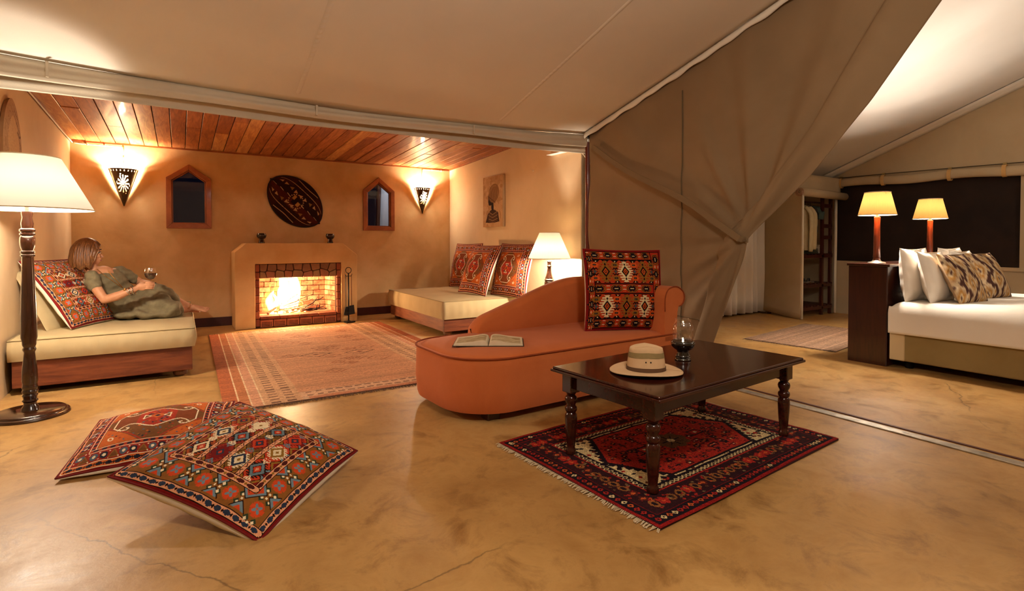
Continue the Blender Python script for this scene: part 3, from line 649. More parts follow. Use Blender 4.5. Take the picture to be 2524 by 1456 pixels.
def pat_B(N=200):
    RED,ORG,BRN,NAV,WHT,BLU,BLK,OCH='9E2E1A','B85A22','6E421E','23222E','E0CBA8','4E5A66','1E0F0A','8A5A24'
    cv=Cv(N,N,1,'8A2618')
    for x0,y0,x1,y1 in ((0,0,1,.012),(0,.988,1,1),(0,0,.012,1),(.988,0,1,1)): cv.rect(x0,y0,x1,y1,'7A1A14')
    F=frame_pts(.032)
    for i,(a,b) in enumerate(zip(F,F[1:])): bead_band(cv,a,b,.034,'C9652C',NAV,BLK,WHT,.055)
    F=frame_pts(.093)
    for a,b in zip(F,F[1:]):
        a=np.array(a);b=np.array(b);d=(b-a)/np.linalg.norm(b-a);n=np.array([-d[1],d[0]]);L=np.linalg.norm(b-a);ang=math.atan2(d[1],d[0])
        for i in range(14):
            c=a+d*L*(i+.5)/14
            if i%3==0:
                T=[c-d*.03-n*.026,c+d*.03-n*.026,c+n*.03]; cv.poly(T,BRN); cv.line(T+[T[0]],.006,OCH)
            else:
                cv.ell(c,.024,.028,BLU if i%3==1 else NAV,ang); cv.ell(c,.011,.012,WHT,ang)
            for sn in (-1,1): cv.ell(c+d*.03+n*sn*.026,.005,.005,WHT)
    cv.rect(.15,.15,.85,.85,BRN); F=frame_pts(.155)
    for a,b in zip(F,F[1:]): bead_band(cv,a,b,.03,'A8401E',NAV,RED,WHT,.05)
    # field: scattered small motifs
    rr=random.Random(3)
    for i in range(260):
        x=rr.uniform(.19,.81);y=rr.uniform(.19,.81); cv.dia((x,y),.009,.009,rr.choice([RED,ORG,BLU,OCH,NAV,RED]))
    for fx in (0,1):
        for fy in (0,1):
            X=lambda t:.18+t if not fx else .82-t
            Y=lambda t:.18+t if not fy else .82-t
            cv.poly([(X(0),Y(0)),(X(.24),Y(0)),(X(0),Y(.24))],ORG); cv.line([(X(.26),Y(0)),(X(0),Y(.26))],.008,RED)
            cv.ell((X(.07),Y(.06)),.026,.018,WHT,.6); cv.ell((X(.07),Y(.06)),.016,.009,ORG,.6)
            for k in range(5): cv.dia((X(.03+.03*k),Y(.15-.03*k)),.01,.01,[BLU,RED,NAV][k%3])
            cv.line([(X(.29),Y(.10)),(X(.32),Y(.13))],.007,WHT); cv.line([(X(.32),Y(.10)),(X(.29),Y(.13))],.007,WHT)
    # octagon with ram horn scrolls, long axis vertical
    O=[(.42,.235),(.58,.235),(.63,.30),(.60,.37),(.66,.45),(.68,.5),(.66,.55),(.60,.63),(.63,.70),(.58,.765),(.42,.765),(.37,.70),(.40,.63),(.34,.55),(.32,.5),(.34,.45),(.40,.37),(.37,.30),(.42,.235)]
    B=[(.40,.37),(.34,.45),(.32,.5),(.34,.55),(.40,.63),(.60,.63),(.66,.55),(.68,.5),(.66,.45),(.60,.37)]
    cv.poly(B,RED)
    for sgn in (-1,1):
        T=[(.43,.5+sgn*.13),(.57,.5+sgn*.13),(.60,.5+sgn*.22),(.58,.5+sgn*.265),(.42,.5+sgn*.265),(.40,.5+sgn*.22)]; cv.poly(T,'7A3A1A')
    for i in range(60):
        x=rr.uniform(.36,.64);y=rr.uniform(.4,.6); cv.dia((x,y),.012,.012,rr.choice([BRN,ORG,BLU,NAV]))
    cv.dia((.5,.5),.05,.06,ORG); cv.dia((.5,.5),.02,.025,NAV)
    for y,s in ((.41,1),(.59,-1)):
        T=[(.46,y),(.54,y),(.5,y+s*.045)]; cv.poly(T,BRN); cv.line(T+[T[0]],.009,WHT)
    W=.0115
    for fx in (-1,1):
        cv.line([(.5+fx*.10,.37),(.5+fx*.16,.45),(.5+fx*.18,.5),(.5+fx*.16,.55),(.5+fx*.10,.63)],W,WHT)
        for fy in (-1,1):
            q=[(.10,.13),(.085,.17),(.10,.205),(.135,.235),(.165,.215),(.17,.18),(.15,.165),(.135,.185)]
            cv.line([(.5+fx*x,.5+fy*y) for x,y in q],W,WHT)
            cv.line([(.5,.5+fy*.275),(.5+fx*.09,.5+fy*.275),(.5+fx*.15,.5+fy*.235)],W*.8,WHT)
    return cv
def pat_C(N=210):
    RED,ORG,NAV,CRM,OCH,BLK,GRY='A82C16','C9551F','1F1A20','D8C091','8A5A20','1A0C08','4A4640'
    cv=Cv(N,N,1,'7A1410')
    cv.rect(.02,.02,.98,.98,BLK); cv.rect(.03,.03,.97,.97,RED)
    def octrow(x0,x1,yc,h,n,vert=False):
        for k in range(n):
            c=(x0+(x1-x0)*(k+.5)/n,yc); L=(x1-x0)/n
            def T(P): return [((p[1]-yc)+0,0) for p in P] if False else P
            for col,m in ((OCH,1.0),(BLK,.86),(ORG,.74),(BLK,.66)):
                rx=L*.36*m; ry=h*.46*m; P=[(-rx,-ry*.5),(-rx*.55,-ry),(rx*.55,-ry),(rx,-ry*.5),(rx,ry*.5),(rx*.55,ry),(-rx*.55,ry),(-rx,ry*.5)]
                cv.poly([(c[0]+p[0],c[1]+p[1]) if not vert else (c[1]+p[1],c[0]+p[0]) for p in P],col)
            q=c if not vert else (c[1],c[0])
            for k2 in range(6): cv.dia((q[0]+L*.2*math.cos(k2*1.05),q[1]+L*.2*math.sin(k2*1.05)*(.8)),.012,.012,NAV)
            cv.box(q,L*.12 if not vert else h*.05,h*.05 if not vert else L*.12,CRM)
            for j in range(4):
                e=(x0+(x1-x0)*k/n, yc-h*.33+h*.22*j); e=e if not vert else (e[1],e[0]); cv.ell(e,L*.11 if not vert else h*.055,h*.055 if not vert else L*.11,CRM if j%2 else ORG)
    # borders: top, bottom, right and left columns, middle row
    for yc in (.075,.925,.5): octrow(.04,.84 if yc==.5 else .86,yc,.10,5 if yc!=.5 else 4)
    octrow(.03,.97,.915,.11,5,True); octrow(.03,.97,.05,.06,5,True)
    for y in (.13,.44,.56,.87): cv.line([(.09,y),(.85,y)],.012,BLK)
    cv.line([(.853,.03),(.853,.97)],.012,BLK); cv.line([(.09,.13),(.09,.87)],.01,BLK)
    for f,(y0,y1) in enumerate(((.14,.43),(.57,.86))):
        yc=(y0+y1)/2; cv.rect(.095,y0,.845,y1,'B03A18')
        for k in range(7):
            x=.12+.7*k/6; 
            for e,s in ((y0,1),(y1,-1)):
                cv.poly([(x-.045,e),(x+.045,e),(x,e+s*.045)],BLK); cv.ell((x,e+s*.014),.008,.008,CRM)
        for k in range(4):
            x=.10+.245*k
            for e,s in ((yc-.085,1),(yc+.085,-1)):
                for a in range(8): cv.box((x+.036*math.cos(a*.785),e+.026*math.sin(a*.785)),.011,.011,ORG if (k+f)%2 else OCH,a*.785)
                cv.box((x,e),.034,.024,ORG if (k+f)%2 else OCH); cv.box((x,e),.02,.011,BLK); cv.box((x,e),.012,.006,GRY)
            cv.dia((x,yc),.022,.034,GRY)
            for s in (-1,1): cv.line([(x-.035,yc+s*.02),(x-.015,yc+s*.045),(x,yc+s*.03),(x+.015,yc+s*.045),(x+.035,yc+s*.02)],.014,BLK)
        for k in range(3):
            c=(.225+.245*k,yc); col=CRM if (k==1)!=(f==0) and k!=1 or (k==1 and f==1) else OCH
            cv.dia(c,.105,.155,BLK); cv.dia(c,.098,.148,RED)
            for sgn in (-1,1):
                for j in range(8):
                    t=(j+.5)/8*2-1; cv.box((c[0]+sgn*(.028+.05*(1-abs(t))),c[1]+t*.115),.026,.0075,col)
            cv.dia(c,.074,.118,col); cv.poly([(c[0]-.035,c[1]-.135),(c[0]+.035,c[1]-.135),(c[0],c[1]-.08)],col); cv.poly([(c[0]-.035,c[1]+.135),(c[0]+.035,c[1]+.135),(c[0],c[1]+.08)],col)
            cv.dia(c,.05,.072,BLK); cv.dia(c,.03,.044,ORG); cv.dia(c,.018,.026,BLK); cv.dia(c,.009,.013,ORG)
            for s in (-1,1): cv.dia((c[0],c[1]+s*.092),.013,.02,BLK)
    return cv
def pat_D(N=130,seed=0):
    # blurred ikat: jagged lozenges in vertical rows
    rr=np.random.default_rng(seed+5); cv=Cv(N,N,1,'4A302A'); DK,CR,OC,TN='4A302A','C4AE8C','A8793E','B0906C'
    jit=np.repeat(np.repeat(rr.uniform(-1,1,(1,N//2+1)),2,1)[:,:N],N,0); jx=0*jit
    def loz(c,rx,ry,col,j=.05):
        y=cv.Y-c[1]+jit*j; x=cv.X-c[0]+jx*.012; cv.img[(np.abs(x)/rx)**1.3+(np.abs(y)/ry)**1.3<1]=hx(col)
    for cx_,off in ((.05,.1),(.38,.35),(.71,.1),(1.03,.35)):
        for k in range(-1,3):
            y=off+.5*k
            loz((cx_,y),.15,.26,CR); loz((cx_,y),.11,.19,TN); loz((cx_,y),.085,.14,OC); loz((cx_,y),.05,.08,CR); loz((cx_,y),.022,.035,DK)
            for s_ in (-1,1):
                loz((cx_+s_*.165,y+.25),.035,.10,CR,.04); loz((cx_+s_*.165,y+.25),.015,.05,OC,.03)
    for _ in range(2): cv.img=(cv.img*2+np.roll(cv.img,1,0)+np.roll(cv.img,-1,0)+np.roll(cv.img,2,0)+np.roll(cv.img,-2,0)+np.roll(cv.img,1,1))/7
    return cv
def paint(me,img,flip=False):
    h,w_=img.shape[:2]; n=w_*h
    ca=me.color_attributes.new('Col','BYTE_COLOR','CORNER')
    c=np.ones((n,4),np.float32); c[:,:3]=img.reshape(n,3); c=np.repeat(c,4,axis=0)
    ca.data.foreach_set('color_srgb',c.ravel())
TEX=textile()
def grid_mesh(name,fn,nu,nv):
    U,V=np.meshgrid(np.arange(nu+1)/nu,np.arange(nv+1)/nv); P=np.stack(fn(U,V),-1).reshape(-1,3).astype(np.float32)
    i,j=np.meshgrid(np.arange(nu),np.arange(nv)); a=(j*(nu+1)+i).ravel(); F=np.stack([a,a+1,a+nu+2,a+nu+1],-1).astype(np.int32)
    me=bpy.data.meshes.new(name); me.vertices.add(len(P)); me.vertices.foreach_set('co',P.ravel())
    me.loops.add(F.size); me.loops.foreach_set('vertex_index',F.ravel()); me.polygons.add(len(F)); me.polygons.foreach_set('loop_start',np.arange(0,F.size,4,dtype=np.int32))
    me.polygons.foreach_set('use_smooth',np.ones(len(F),bool)); me.update(calc_edges=True); me.validate(); return me
def bow(a,b,k): return k*(.65*b*b+.45*a*a-.35*a*b*.5)
def cush_shape(s,t,seed,sgn,dent=.5,inset=.055,bend=0.0):
    rs=np.random.default_rng(seed); ph=rs.uniform(0,6.28,8)
    def fn(U,V):
        a=2*U-1; b=2*V-1
        ea=1-np.abs(a)**2.4; eb=1-np.abs(b)**2.4
        x=s/2*a*(1-inset*(1-b*b)); z=s/2*b*(1-inset*(1-a*a))
        y=t*np.power(np.clip(ea*eb,0,1),.62)
        edge=np.clip(1-np.minimum(1-np.abs(a),1-np.abs(b))*3,0,1)
        y=y*(1+.10*np.sin(a*3+ph[0])*np.sin(b*2.5+ph[1])) + .004*edge*np.sin(a*17+ph[2]+b*5)*np.clip(ea*eb*8,0,1)+.004*edge*np.sin(b*15+ph[3]+a*4)*np.clip(ea*eb*8,0,1)
        y=y-dent*t*.25*np.exp(-((a-.1)**2+(b-.75)**2)*5)
        return x,sgn*y+bow(a,b,bend),z
    return fn
def back_shape(s,t,seed,inset,bend=0.0):
    def fn(U,V):
        a=2*U-1; b=2*V-1; r=np.maximum(np.abs(a),np.abs(b))+1e-9; q=np.clip((1-r)/.3,0,1)
        k=np.where(r>.7,(1+.035*np.sin(q*np.pi))*(1-.10*q**2)/r,(.9/.7)*np.ones_like(r)*r/r)
        x=a*k; z=b*k; cr=np.clip(np.abs(a*b)/(r*r),0,1)**3
        xx=s/2*x*(1-inset*(1-b*b)); zz=s/2*z*(1-inset*(1-a*a))
        y=t*(.62*np.sin(q*np.pi/2)*(1-.75*cr)+.38*(1-(r/.7).clip(0,1)**2))
        return xx,y+bow(x,z,bend)+.003*np.sin(a*23+seed)*np.sin(b*19)*q,zz
    return fn
def cushion(label,P,pat,backm,tf=.07,tb=.10,group=None,name='patterned_cushion',seed=1,pip='6E1614',rotpat=0,key=None,inset=.055,dent=.5,bend=.0):
    BL,BR,TR,TL=[Vector(p) for p in P]; ex=((BR-BL)+(TR-TL)); ez=((TL-BL)+(TR-BR)); s=(ex.length/2+ez.length/2)/2; c=(BL+BR+TR+TL)/4
    o=thing(name,label,'cushion',group=group); frame(o,ex,ez,c)
    img=np.rot90(pat.img,rotpat).copy(); n=img.shape[0]
    me=grid_mesh('front_cover',cush_shape(s,tf,seed,-1,dent,inset,bend),n,n); paint(me,img); me.materials.append(TEX)
    f=bpy.data.objects.new('front_cover',me); COL.objects.link(f); f.parent=o
    mb=grid_mesh('back_cover',back_shape(s,tb,seed+3,inset,bend),60,60); mb.materials.append(backm)
    f=bpy.data.objects.new('back_cover',mb); COL.objects.link(f); f.parent=o; mb.flip_normals()
    pts=[]
    for k in range(4):
        for i in range(24):
            t=i/24*2-1; a,b=[(t,-1),(1,t),(-t,1),(-1,-t)][k]; pts.append((s/2*a*(1-inset*(1-b*b))*1.004,bow(a,b,bend),s/2*b*(1-inset*(1-a*a))*1.004))
    pts.append(pts[0])
    if pip: MB().tube(pts,.0045,6,cap=False).build('piping',mat('piping_'+pip,pip,.9),o,smooth=True)
    return o
PA,PB,PC=pat_A(),pat_B(),pat_C()
cushion('patterned floor cushion with hooked diamonds lying in front, tilted on the other',[(.247,2.214,.018),(.768,2.718,.105),(.263,3.203,.30),(-.258,2.699,.22)],PA,cream_cotton,.075,.085,'large embroidered floor cushions',seed=2,inset=.035,dent=0,bend=.03)
cushion('faded floor cushion with white ram horn outline lying underneath and behind',[(-.52,3.27,.045),(.19,3.17,.055),(.29,3.87,.13),(-.42,3.97,.10)],PB,cream_cotton,.085,.05,'large embroidered floor cushions',seed=5,rotpat=1,inset=.035,dent=0,bend=.02)
cushion('big patterned cushion with hooked diamonds behind the reclining woman',[(-.758,5.549,.45),(-.48,6.159,.445),(-.827,6.321,1.001),(-1.075,5.712,1.006)],PA,cream_cotton,.06,.07,seed=8,rotpat=0,inset=.035,bend=.02)
cushion('patterned cushion deepest in the corner of the right daybed',[(3.60,7.655,.452),(3.70,6.963,.455),(3.84,6.99,1.127),(3.74,7.68,1.122)],PB,cream_cotton,.08,.04,'ram horn cushions on the right daybed',seed=11,inset=.045,bend=.035)
cushion('middle patterned cushion leaning on the right daybed, overlapping its neighbour',[(3.30,6.737,.46),(3.33,6.02,.458),(3.60,6.03,1.109),(3.57,6.74,1.114)],PB,cream_cotton,.08,.06,'ram horn cushions on the right daybed',seed=13,inset=.045,bend=.035)
cushion('patterned cushion on the right daybed nearest the table lamp',[(3.52,6.20,.455),(3.60,5.49,.45),(3.775,5.495,1.12),(3.70,6.205,1.135)],PB,cream_cotton,.08,.06,'ram horn cushions on the right daybed',seed=17,inset=.045,bend=.035)
cushion('red kilim cushion with cream serrated diamonds on the orange chaise',[(2.66,3.24,.46),(3.26,2.98,.43),(3.44,3.03,1.085),(2.82,3.27,1.085)],PC,cream_cotton,.09,.07,seed=23,pip='8A1A18',inset=.04,bend=.04)
# ------------------------------------------------------------------ rugs
def rug(label,c,rot,W,D,img,name,edge,fringe_sides,fringe_m,th=.012,wob=.0,group=None,fl=.05):
    o=thing(name,label,'rug',c,rot,group); h,w_=img.shape[:2]
    def fn(U,V):
        x=(U-.5)*W+wob*np.sin(V*7)*np.sign(U-.5)*np.abs(U-.5)*2*.5; y=(V-.5)*D+wob*np.sin(U*6)*(V-.5); return x,y,th+.0015*np.sin(U*40+V*13)*np.sin(V*31)
    me=grid_mesh('pile',fn,w_,h); paint(me,img); me.materials.append(TEX); f=bpy.data.objects.new('pile',me); COL.objects.link(f); f.parent=o
    MB().box(-W/2+.003,W/2-.003,-D/2+.003,D/2-.003,.001,th-.002).build('backing',mat('rug_edge_'+edge,edge,.95),o)
    rr=random.Random(4)
    for sd in fringe_sides:
        mb=MB(); n=int((D if sd in 'LR' else W)/.008)
        for i in range(n):
            t=(i+.5)/n-.5; l=fl*rr.uniform(.5,1.1); j=rr.uniform(-.012,.012); wv=rr.uniform(.0018,.003)
            if sd in 'LR':
                s=-1 if sd=='L' else 1; x0=s*W/2; y=t*D; q=[(x0,y-wv,th*.7),(x0,y+wv,th*.7),(x0+s*l,y+wv+j,.004),(x0+s*l,y-wv+j,.004),(x0+s*l*.5,y+j*.3,th*.9)]
            else:
                s=-1 if sd=='F' else 1; y0=s*D/2; x=t*W; q=[(x-wv,y0,th*.7),(x+wv,y0,th*.7),(x+wv+j,y0+s*l,.004),(x-wv+j,y0+s*l,.004),(x+j*.3,y0+s*l*.5,th*.9)]
            mb.add(q,[(0,1,4),(1,2,4),(2,3,4),(3,0,4)])
        tag(mb.build('fringe',fringe_m,o),kind='stuff')
    return o
def persian(w_=330,h=226):
    asp=h/w_; RED,DR,NV,CR,BR,OR='8E2018','5A0F10','180E14','C2A878','5A3A22','A84A22'
    cv=Cv(w_,h,asp,DR); rr=random.Random(9)
    def fr(m0,m1,col):
        cv.rect(m0,m0,1-m0,asp-m0,col)
    cv.rect(0,0,1,asp,'7A1512'); fr(.012,0,NV); 
    def along(m,step,fn):
        for x in np.arange(m,1-m+.001,step): fn((x,m),0); fn((x,asp-m),0)
        for y in np.arange(m+step,asp-m,step): fn((m,y),1); fn((1-m,y),1)
    def small(c,v): cv.dia(c,.011,.009,rr.choice([RED,OR,CR,RED])); cv.dia(c,.004,.004,NV)
    along(.03,.022,small); fr(.046,0,DR); fr(.05,0,'2A1014')
    def med(c,v):
        k=rr.random()
        if k<.35: cv.ell(c,.014,.018,'7A4A24',rr.uniform(-.6,.6)); cv.ell(c,.007,.01,NV)
        elif k<.7:
            for a in range(5): cv.ell((c[0]+.013*math.cos(a*1.26),c[1]+.013*math.sin(a*1.26)),.008,.008,RED)
            cv.ell(c,.006,.006,OR)
        else: cv.dia(c,.02,.016,'4A1A14'); cv.dia(c,.01,.008,OR)
        for j in range(5): cv.dia((c[0]+rr.uniform(-.03,.03),c[1]+rr.uniform(-.035,.035)),.006,.005,rr.choice([RED,BR,RED,OR,'6E5A3A']))
    along(.088,.036,med); 
    cvm=.128
    cv.rect(cvm,cvm,1-cvm,asp-cvm,RED)
    def zig(c,v): cv.dia(c,.012,.009,CR); cv.dia(c,.006,.005,NV)
    for m,col in ((.128,RED),(.133,NV)): cv.rect(m,m,1-m,asp-m,col)
    along(.143,.019,zig); cv.rect(.155,.155,1-.155,asp-.155,NV); m=.16; cv.rect(m,m,1-m,asp-m,CR)
    # cream spandrels with dark blossoms
    for i in range(330):
        x=rr.uniform(m,1-m);y=rr.uniform(m,asp-m); cv.dia((x,y),rr.uniform(.007,.014),rr.uniform(.006,.011),rr.choice([NV,NV,NV,'5A2A1A',RED]))
    H=[(.27,m+.008),(.73,m+.008),(.835,asp*.5),(.73,asp-m-.008),(.27,asp-m-.008),(.165,asp*.5)]
    cv.poly(H,NV)
    for s in np.linspace(0,1,9):
        for a,b in ((H[1],H[2]),(H[2],H[3]),(H[4],H[5]),(H[5],H[0])): cv.box((a[0]+(b[0]-a[0])*s,a[1]+(b[1]-a[1])*s),.009,.009,NV)
    H2=[(.5+(x-.5)*.955,asp/2+(y-asp/2)*.95) for x,y in H]; cv.poly(H2,'962418')
    def motif(c,s):
        k=rr.random()
        if k<.4:
            for a in range(6): cv.ell((c[0]+s*.7*math.cos(a*1.05),c[1]+s*.7*math.sin(a*1.05)),s*.34,s*.34,rr.choice([NV,'2A1216']))
            cv.ell(c,s*.35,s*.35,OR)
        elif k<.7: cv.box(c,s,s*.7,NV); cv.box(c,s*.7,s*.4,RED); cv.box(c,s*.3,s*.18,CR)
        else:
            cv.line([(c[0]-s,c[1]),(c[0]+s,c[1])],.004,NV); cv.line([(c[0],c[1]-s),(c[0],c[1]+s)],.004,NV); cv.dia(c,s*.5,s*.5,'2A1216')
    for i in range(190):
        x=rr.uniform(.20,.80);y=rr.uniform(m+.03,asp-m-.03)
        if abs(x-.5)/.30+abs(y-asp/2)/.42<1: motif((x,y),rr.uniform(.008,.015))
    for i in range(420):
        x=rr.uniform(.19,.81);y=rr.uniform(m+.02,asp-m-.02)
        if abs(x-.5)/.33+abs(y-asp/2)/.45<1: cv.dia((x,y),.006,.005,rr.choice([NV,'2A1216',DR,OR]))
    c=(.5,asp/2)
    for a in range(8): cv.ell((c[0]+.05*math.cos(a*.785),c[1]+.04*math.sin(a*.785)),.024,.02,BR)
    cv.ell(c,.06,.05,BR); 
    for a in range(8): cv.line([c,(c[0]+.045*math.cos(a*.785),c[1]+.04*math.sin(a*.785))],.004,NV)
    cv.ell(c,.016,.014,CR)
    for x in (.36,.64): cv.box((x,asp/2),.03,.022,NV); cv.box((x,asp/2),.024,.016,RED); cv.box((x,asp/2),.008,.006,CR)
    return cv.img*np.clip(1+.12*rng.standard_normal((h,w_,1)),.6,1.3)
pr_img=np.clip(persian(),0,1)
rug('dark red persian rug under the coffee table',(2.37,2.06,0),R(4.2),1.62,1.12,pr_img,'persian_rug','3A1A18','LR',mat('wool_fringe','BBA584',.95),wob=.012,fl=.035)
def kilim(w_=200,h=330):
    asp=h/w_; cv=Cv(w_,h,asp,'B3805F'); rr=random.Random(2)
    P1,P2,LT,DK='A8663F','B98466','C9AA86','6A4635'
    for x,col in ((0,'9C5432'),(.05,'A66540'),(.085,P2),(.12,'B88C68'),(.24,'BD9878'),(.26,'B37453')): cv.rect(x,0,1-x,asp,col)
    cv.rect(.24,.09,.76,asp-.09,'B27E5C')
    for x in (.048,.083,.118,.245):
        for s in (0,1): cv.line([((1-x) if s else x,0),((1-x) if s else x,asp)],.004,LT)
    for y in (.05,.085):
        cv.rect(.24,y-.018,.76,y+.018,'BE9474'); cv.rect(.24,asp-y-.018,.76,asp-y+.018,'BE9474')
    n=46
    for k in range(n):
        y=(k+.5)/n*asp
        for x in (.155,.205):
            for s in (0,1): cv.box(((1-x) if s else x,y),.013,.0055,DK)
    for k in range(14):
        x=.27+.46*k/13
        for y in (.05,.09):
            cv.box((x,y),.012,.005,DK); cv.box((x,asp-y),.012,.005,DK)
    for i in range(26):
        x=rr.uniform(.3,.7); y=rr.uniform(.2,asp-.2); rx=rr.uniform(.03,.06); c='8A5438'
        cv.line([(x-rx,y),(x,y-rx*.9),(x+rx,y),(x,y+rx*.9),(x-rx,y)],.006,c); cv.line([(x-rx*.4,y),(x,y-rx*.4),(x+rx*.4,y),(x,y+rx*.4),(x-rx*.4,y)],.005,c)
    for x,y in ((.42,.75),(.62,.72)):
        cv.line([(x-.07,y),(x,y-.05),(x+.07,y),(x,y+.05),(x-.07,y)],.008,'5A3A28'); cv.dia((x,y),.02,.015,'7A4A34')
    img=cv.img*(1+.05*rng.standard_normal((h,1,1)))*(1+.05*rng.standard_normal((h,w_,1))); return np.clip(img,0,1)
rug('large faded pink kilim rug with dashed borders before the fireplace',(1.32,5.72,0),R(-.8),2.12,3.42,kilim(),'kilim_rug','7A4630','FB',mat('dark_fringe','5A4030',.95),th=.008,fl=.06)
def plainrug(w_=90,h=70):
    img=np.tile(hx('8E6F58'),(h,w_,1))*(1+.06*rng.standard_normal((h,1,1)))*(1+.05*rng.standard_normal((h,w_,1))); return np.clip(img,0,1)
rug('plain brown rug on the bedroom floor beyond the bed',(6.58,3.45,0),R(8),1.75,.98,plainrug(),'bedroom_rug','6A4E3C','LR',MATS['dark_fringe'],th=.008,fl=.05)
# ------------------------------------------------------------------ daybeds
def daybed(label,x0,x1,y0,y1,zb_,zt,mside):
    o=thing('daybed',label,'daybed',((x0+x1)/2,(y0+y1)/2,0)); w_=(x1-x0)/2; d=(y1-y0)/2
    for (a,b,c,e,m) in ((-w_,w_,-d,-d+.03,daywood),(-w_,w_,d-.03,d,daywood)): MB().box(a,b,c,e,.055,zb_).build('side_board',m,o,bevel=.005)
    for a in (-w_,w_-.03): MB().box(a,a+.03,-d+.03,d-.03,.055,zb_).build('side_board',daywoodY,o,bevel=.005)
    MB().box(-w_+.03,w_-.03,-d+.03,d-.03,zb_-.05,zb_-.012).build('slat_base',daywood,o)
    for sx in (-1,1):
        for sy in (-1,1): MB().lathe([(.03,0),(.05,.012),(.055,.03),(.045,.055)],18,M=Matrix.Translation((sx*(w_-.09),sy*(d-.09),0))).build('bun_foot',mat('worn_bun_foot','6A4326',.6),o,autos=40)
    ov=.018; W=w_+ov; D=d+.02
    def top(u,v):
        a=2*u-1;b=2*v-1; return (W*a,D*b,zt-.012+.018*(1-a**6)*(1-b**6)+.006*vnoise(a*3,b*4,1,2)-.012*math.exp(-((a*.8)**2+(b-.1)**2)*3))
    mm=MB(); mm.grid(top,40,60)
    n=[(-W,-D),(W,-D),(W,D),(-W,D)]
    # sides with soft puckers
    per=[]
    for k in range(4):
        a,b=n[k],n[(k+1)%4]
        for i in range(40): per.append((a[0]+(b[0]-a[0])*i/40,a[1]+(b[1]-a[1])*i/40,k))
    rings=[]
    for t in np.linspace(0,1,9):
        ring=[]
        for i,(x,y,k) in enumerate(per):
            bl=.016*math.sin(math.pi*t)+.004*math.sin(i*1.7)*math.sin(math.pi*t); nx,ny=((0,-1),(1,0),(0,1),(-1,0))[k]
            ring.append((x+nx*bl,y+ny*bl,zb_+(zt-.012-zb_)*t))
        rings.append(ring)
    mm.loft(rings,cap=False); mm.build('mattress',khaki,o,smooth=True)
    pp=[(x,y,zt-.012) for x,y,k in per]; pp.append(pp[0])
    MB().tube(pp,.005,6,cap=False).build('piping',mat('khaki_piping','8F7C58',.9),o,smooth=True)
    return o
daybed('low wooden daybed with khaki mattress under the reclining woman',-1.075,.075,5.28,7.6,.258,.425,daywoodY)
daybed('low wooden daybed with khaki mattress in the right corner of the alcove',2.69,3.845,5.83,7.75,.208,.435,daywoodY)
bol=thing('bolster_pillow','large plain cream pillow behind the woman\'s cushion','pillow'); 
frame(bol,(.35,.94,0),(-.42,.1,.9),(-.93,5.93,.65))
for sg,nm in ((-1,'front_cover'),(1,'back_cover')):
    me=grid_mesh(nm,cush_shape(.58,.055,31,sg,0,.03),40,40); me.materials.append(khaki); f=bpy.data.objects.new(nm,me); COL.objects.link(f); f.parent=bol
# ------------------------------------------------------------------ chaise longue
rust=mat('rust_velvet','BE6432',.85,'C66C3A',2.5,4,bump=.12,bscale=260,sheen=.08,spec=.15)
ch=thing('chaise_longue','orange upholstered chaise longue with curved back and scroll arm','chaise',(1.44,2.82,0),R(2.0))
LX,DY=1.98,.93
def outline(ins=0,n=14):
    P=[];r=.36
    x0,x1,y0,y1=ins,LX-ins,ins,DY-ins
    for cxx,cyy,a0 in ((x0+r,y0+r,180),(x1-.06,y0+.06,270),(x1-.06,y1-.06,0),(x0+r*.75,y1-r*.75,90)):
        rr=r-ins*.3 if cxx<1 and a0==180 else (r*.75 if cxx<1 else .06)
        for k in range(n+1):
            a=R(a0+90*k/n); P.append((cxx+rr*math.cos(a),cyy+rr*math.sin(a)))
    return P
rings=[]
for z,ins in ((.055,.03),(.06,.012),(.09,.004),(.2,-.004),(.36,.0),(.395,.0),(.41,.006)): rings.append([(x,y,z) for x,y in outline(ins)])
MB().loft(rings).build('base',rust,ch,autos=50)
def dome(t): return .41+.035*math.sin(math.pi/2*min(1,t))
rings=[]
for t in np.linspace(0,1,12):
    k=t; rings.append([(LX/2+(x-LX/2)*(1-k*.985),DY/2+(y-DY/2)*(1-k*.985),.405+.032*(1-(1-min(1,k*3.2))**2)) for x,y in outline(.004)])
MB().loft(rings).build('seat',rust,ch,smooth=True)
op=[(x,y,.412) for x,y in outline(-.003)]; op.append(op[0])
MB().tube(op,.006,6,cap=False).build('piping',mat('rust_piping','8E3F1A',.9),ch,smooth=True)
# curved back along the far side: height profile over x
BP=smooth_pts([(.52,.46),(.60,.545),(.75,.60),(.95,.665),(1.15,.735),(1.35,.795),(1.55,.83),(1.75,.83),(1.94,.80)],8)
rings=[]
for i,(x,zt) in enumerate(BP):
    t=i/(len(BP)-1); y0=DY-.15-.01; y1=DY+.0; r=.05; ring=[]
    k=min(1,i/3.0); 
    yy0=y0+(1-k)*.05; yy1=y1-(1-k)*.04
    ring=[(x,yy0,.40),(x,yy0,zt-r),(x,yy0+.012,zt-r*.35),(x,yy0+.045,zt),(x,yy1-.045,zt),(x,yy1-.012,zt-r*.35),(x,yy1,zt-r),(x,yy1,.1)]
    rings.append(ring)
MB().loft(rings).build('backrest',rust,ch,smooth=True,bevel=0)
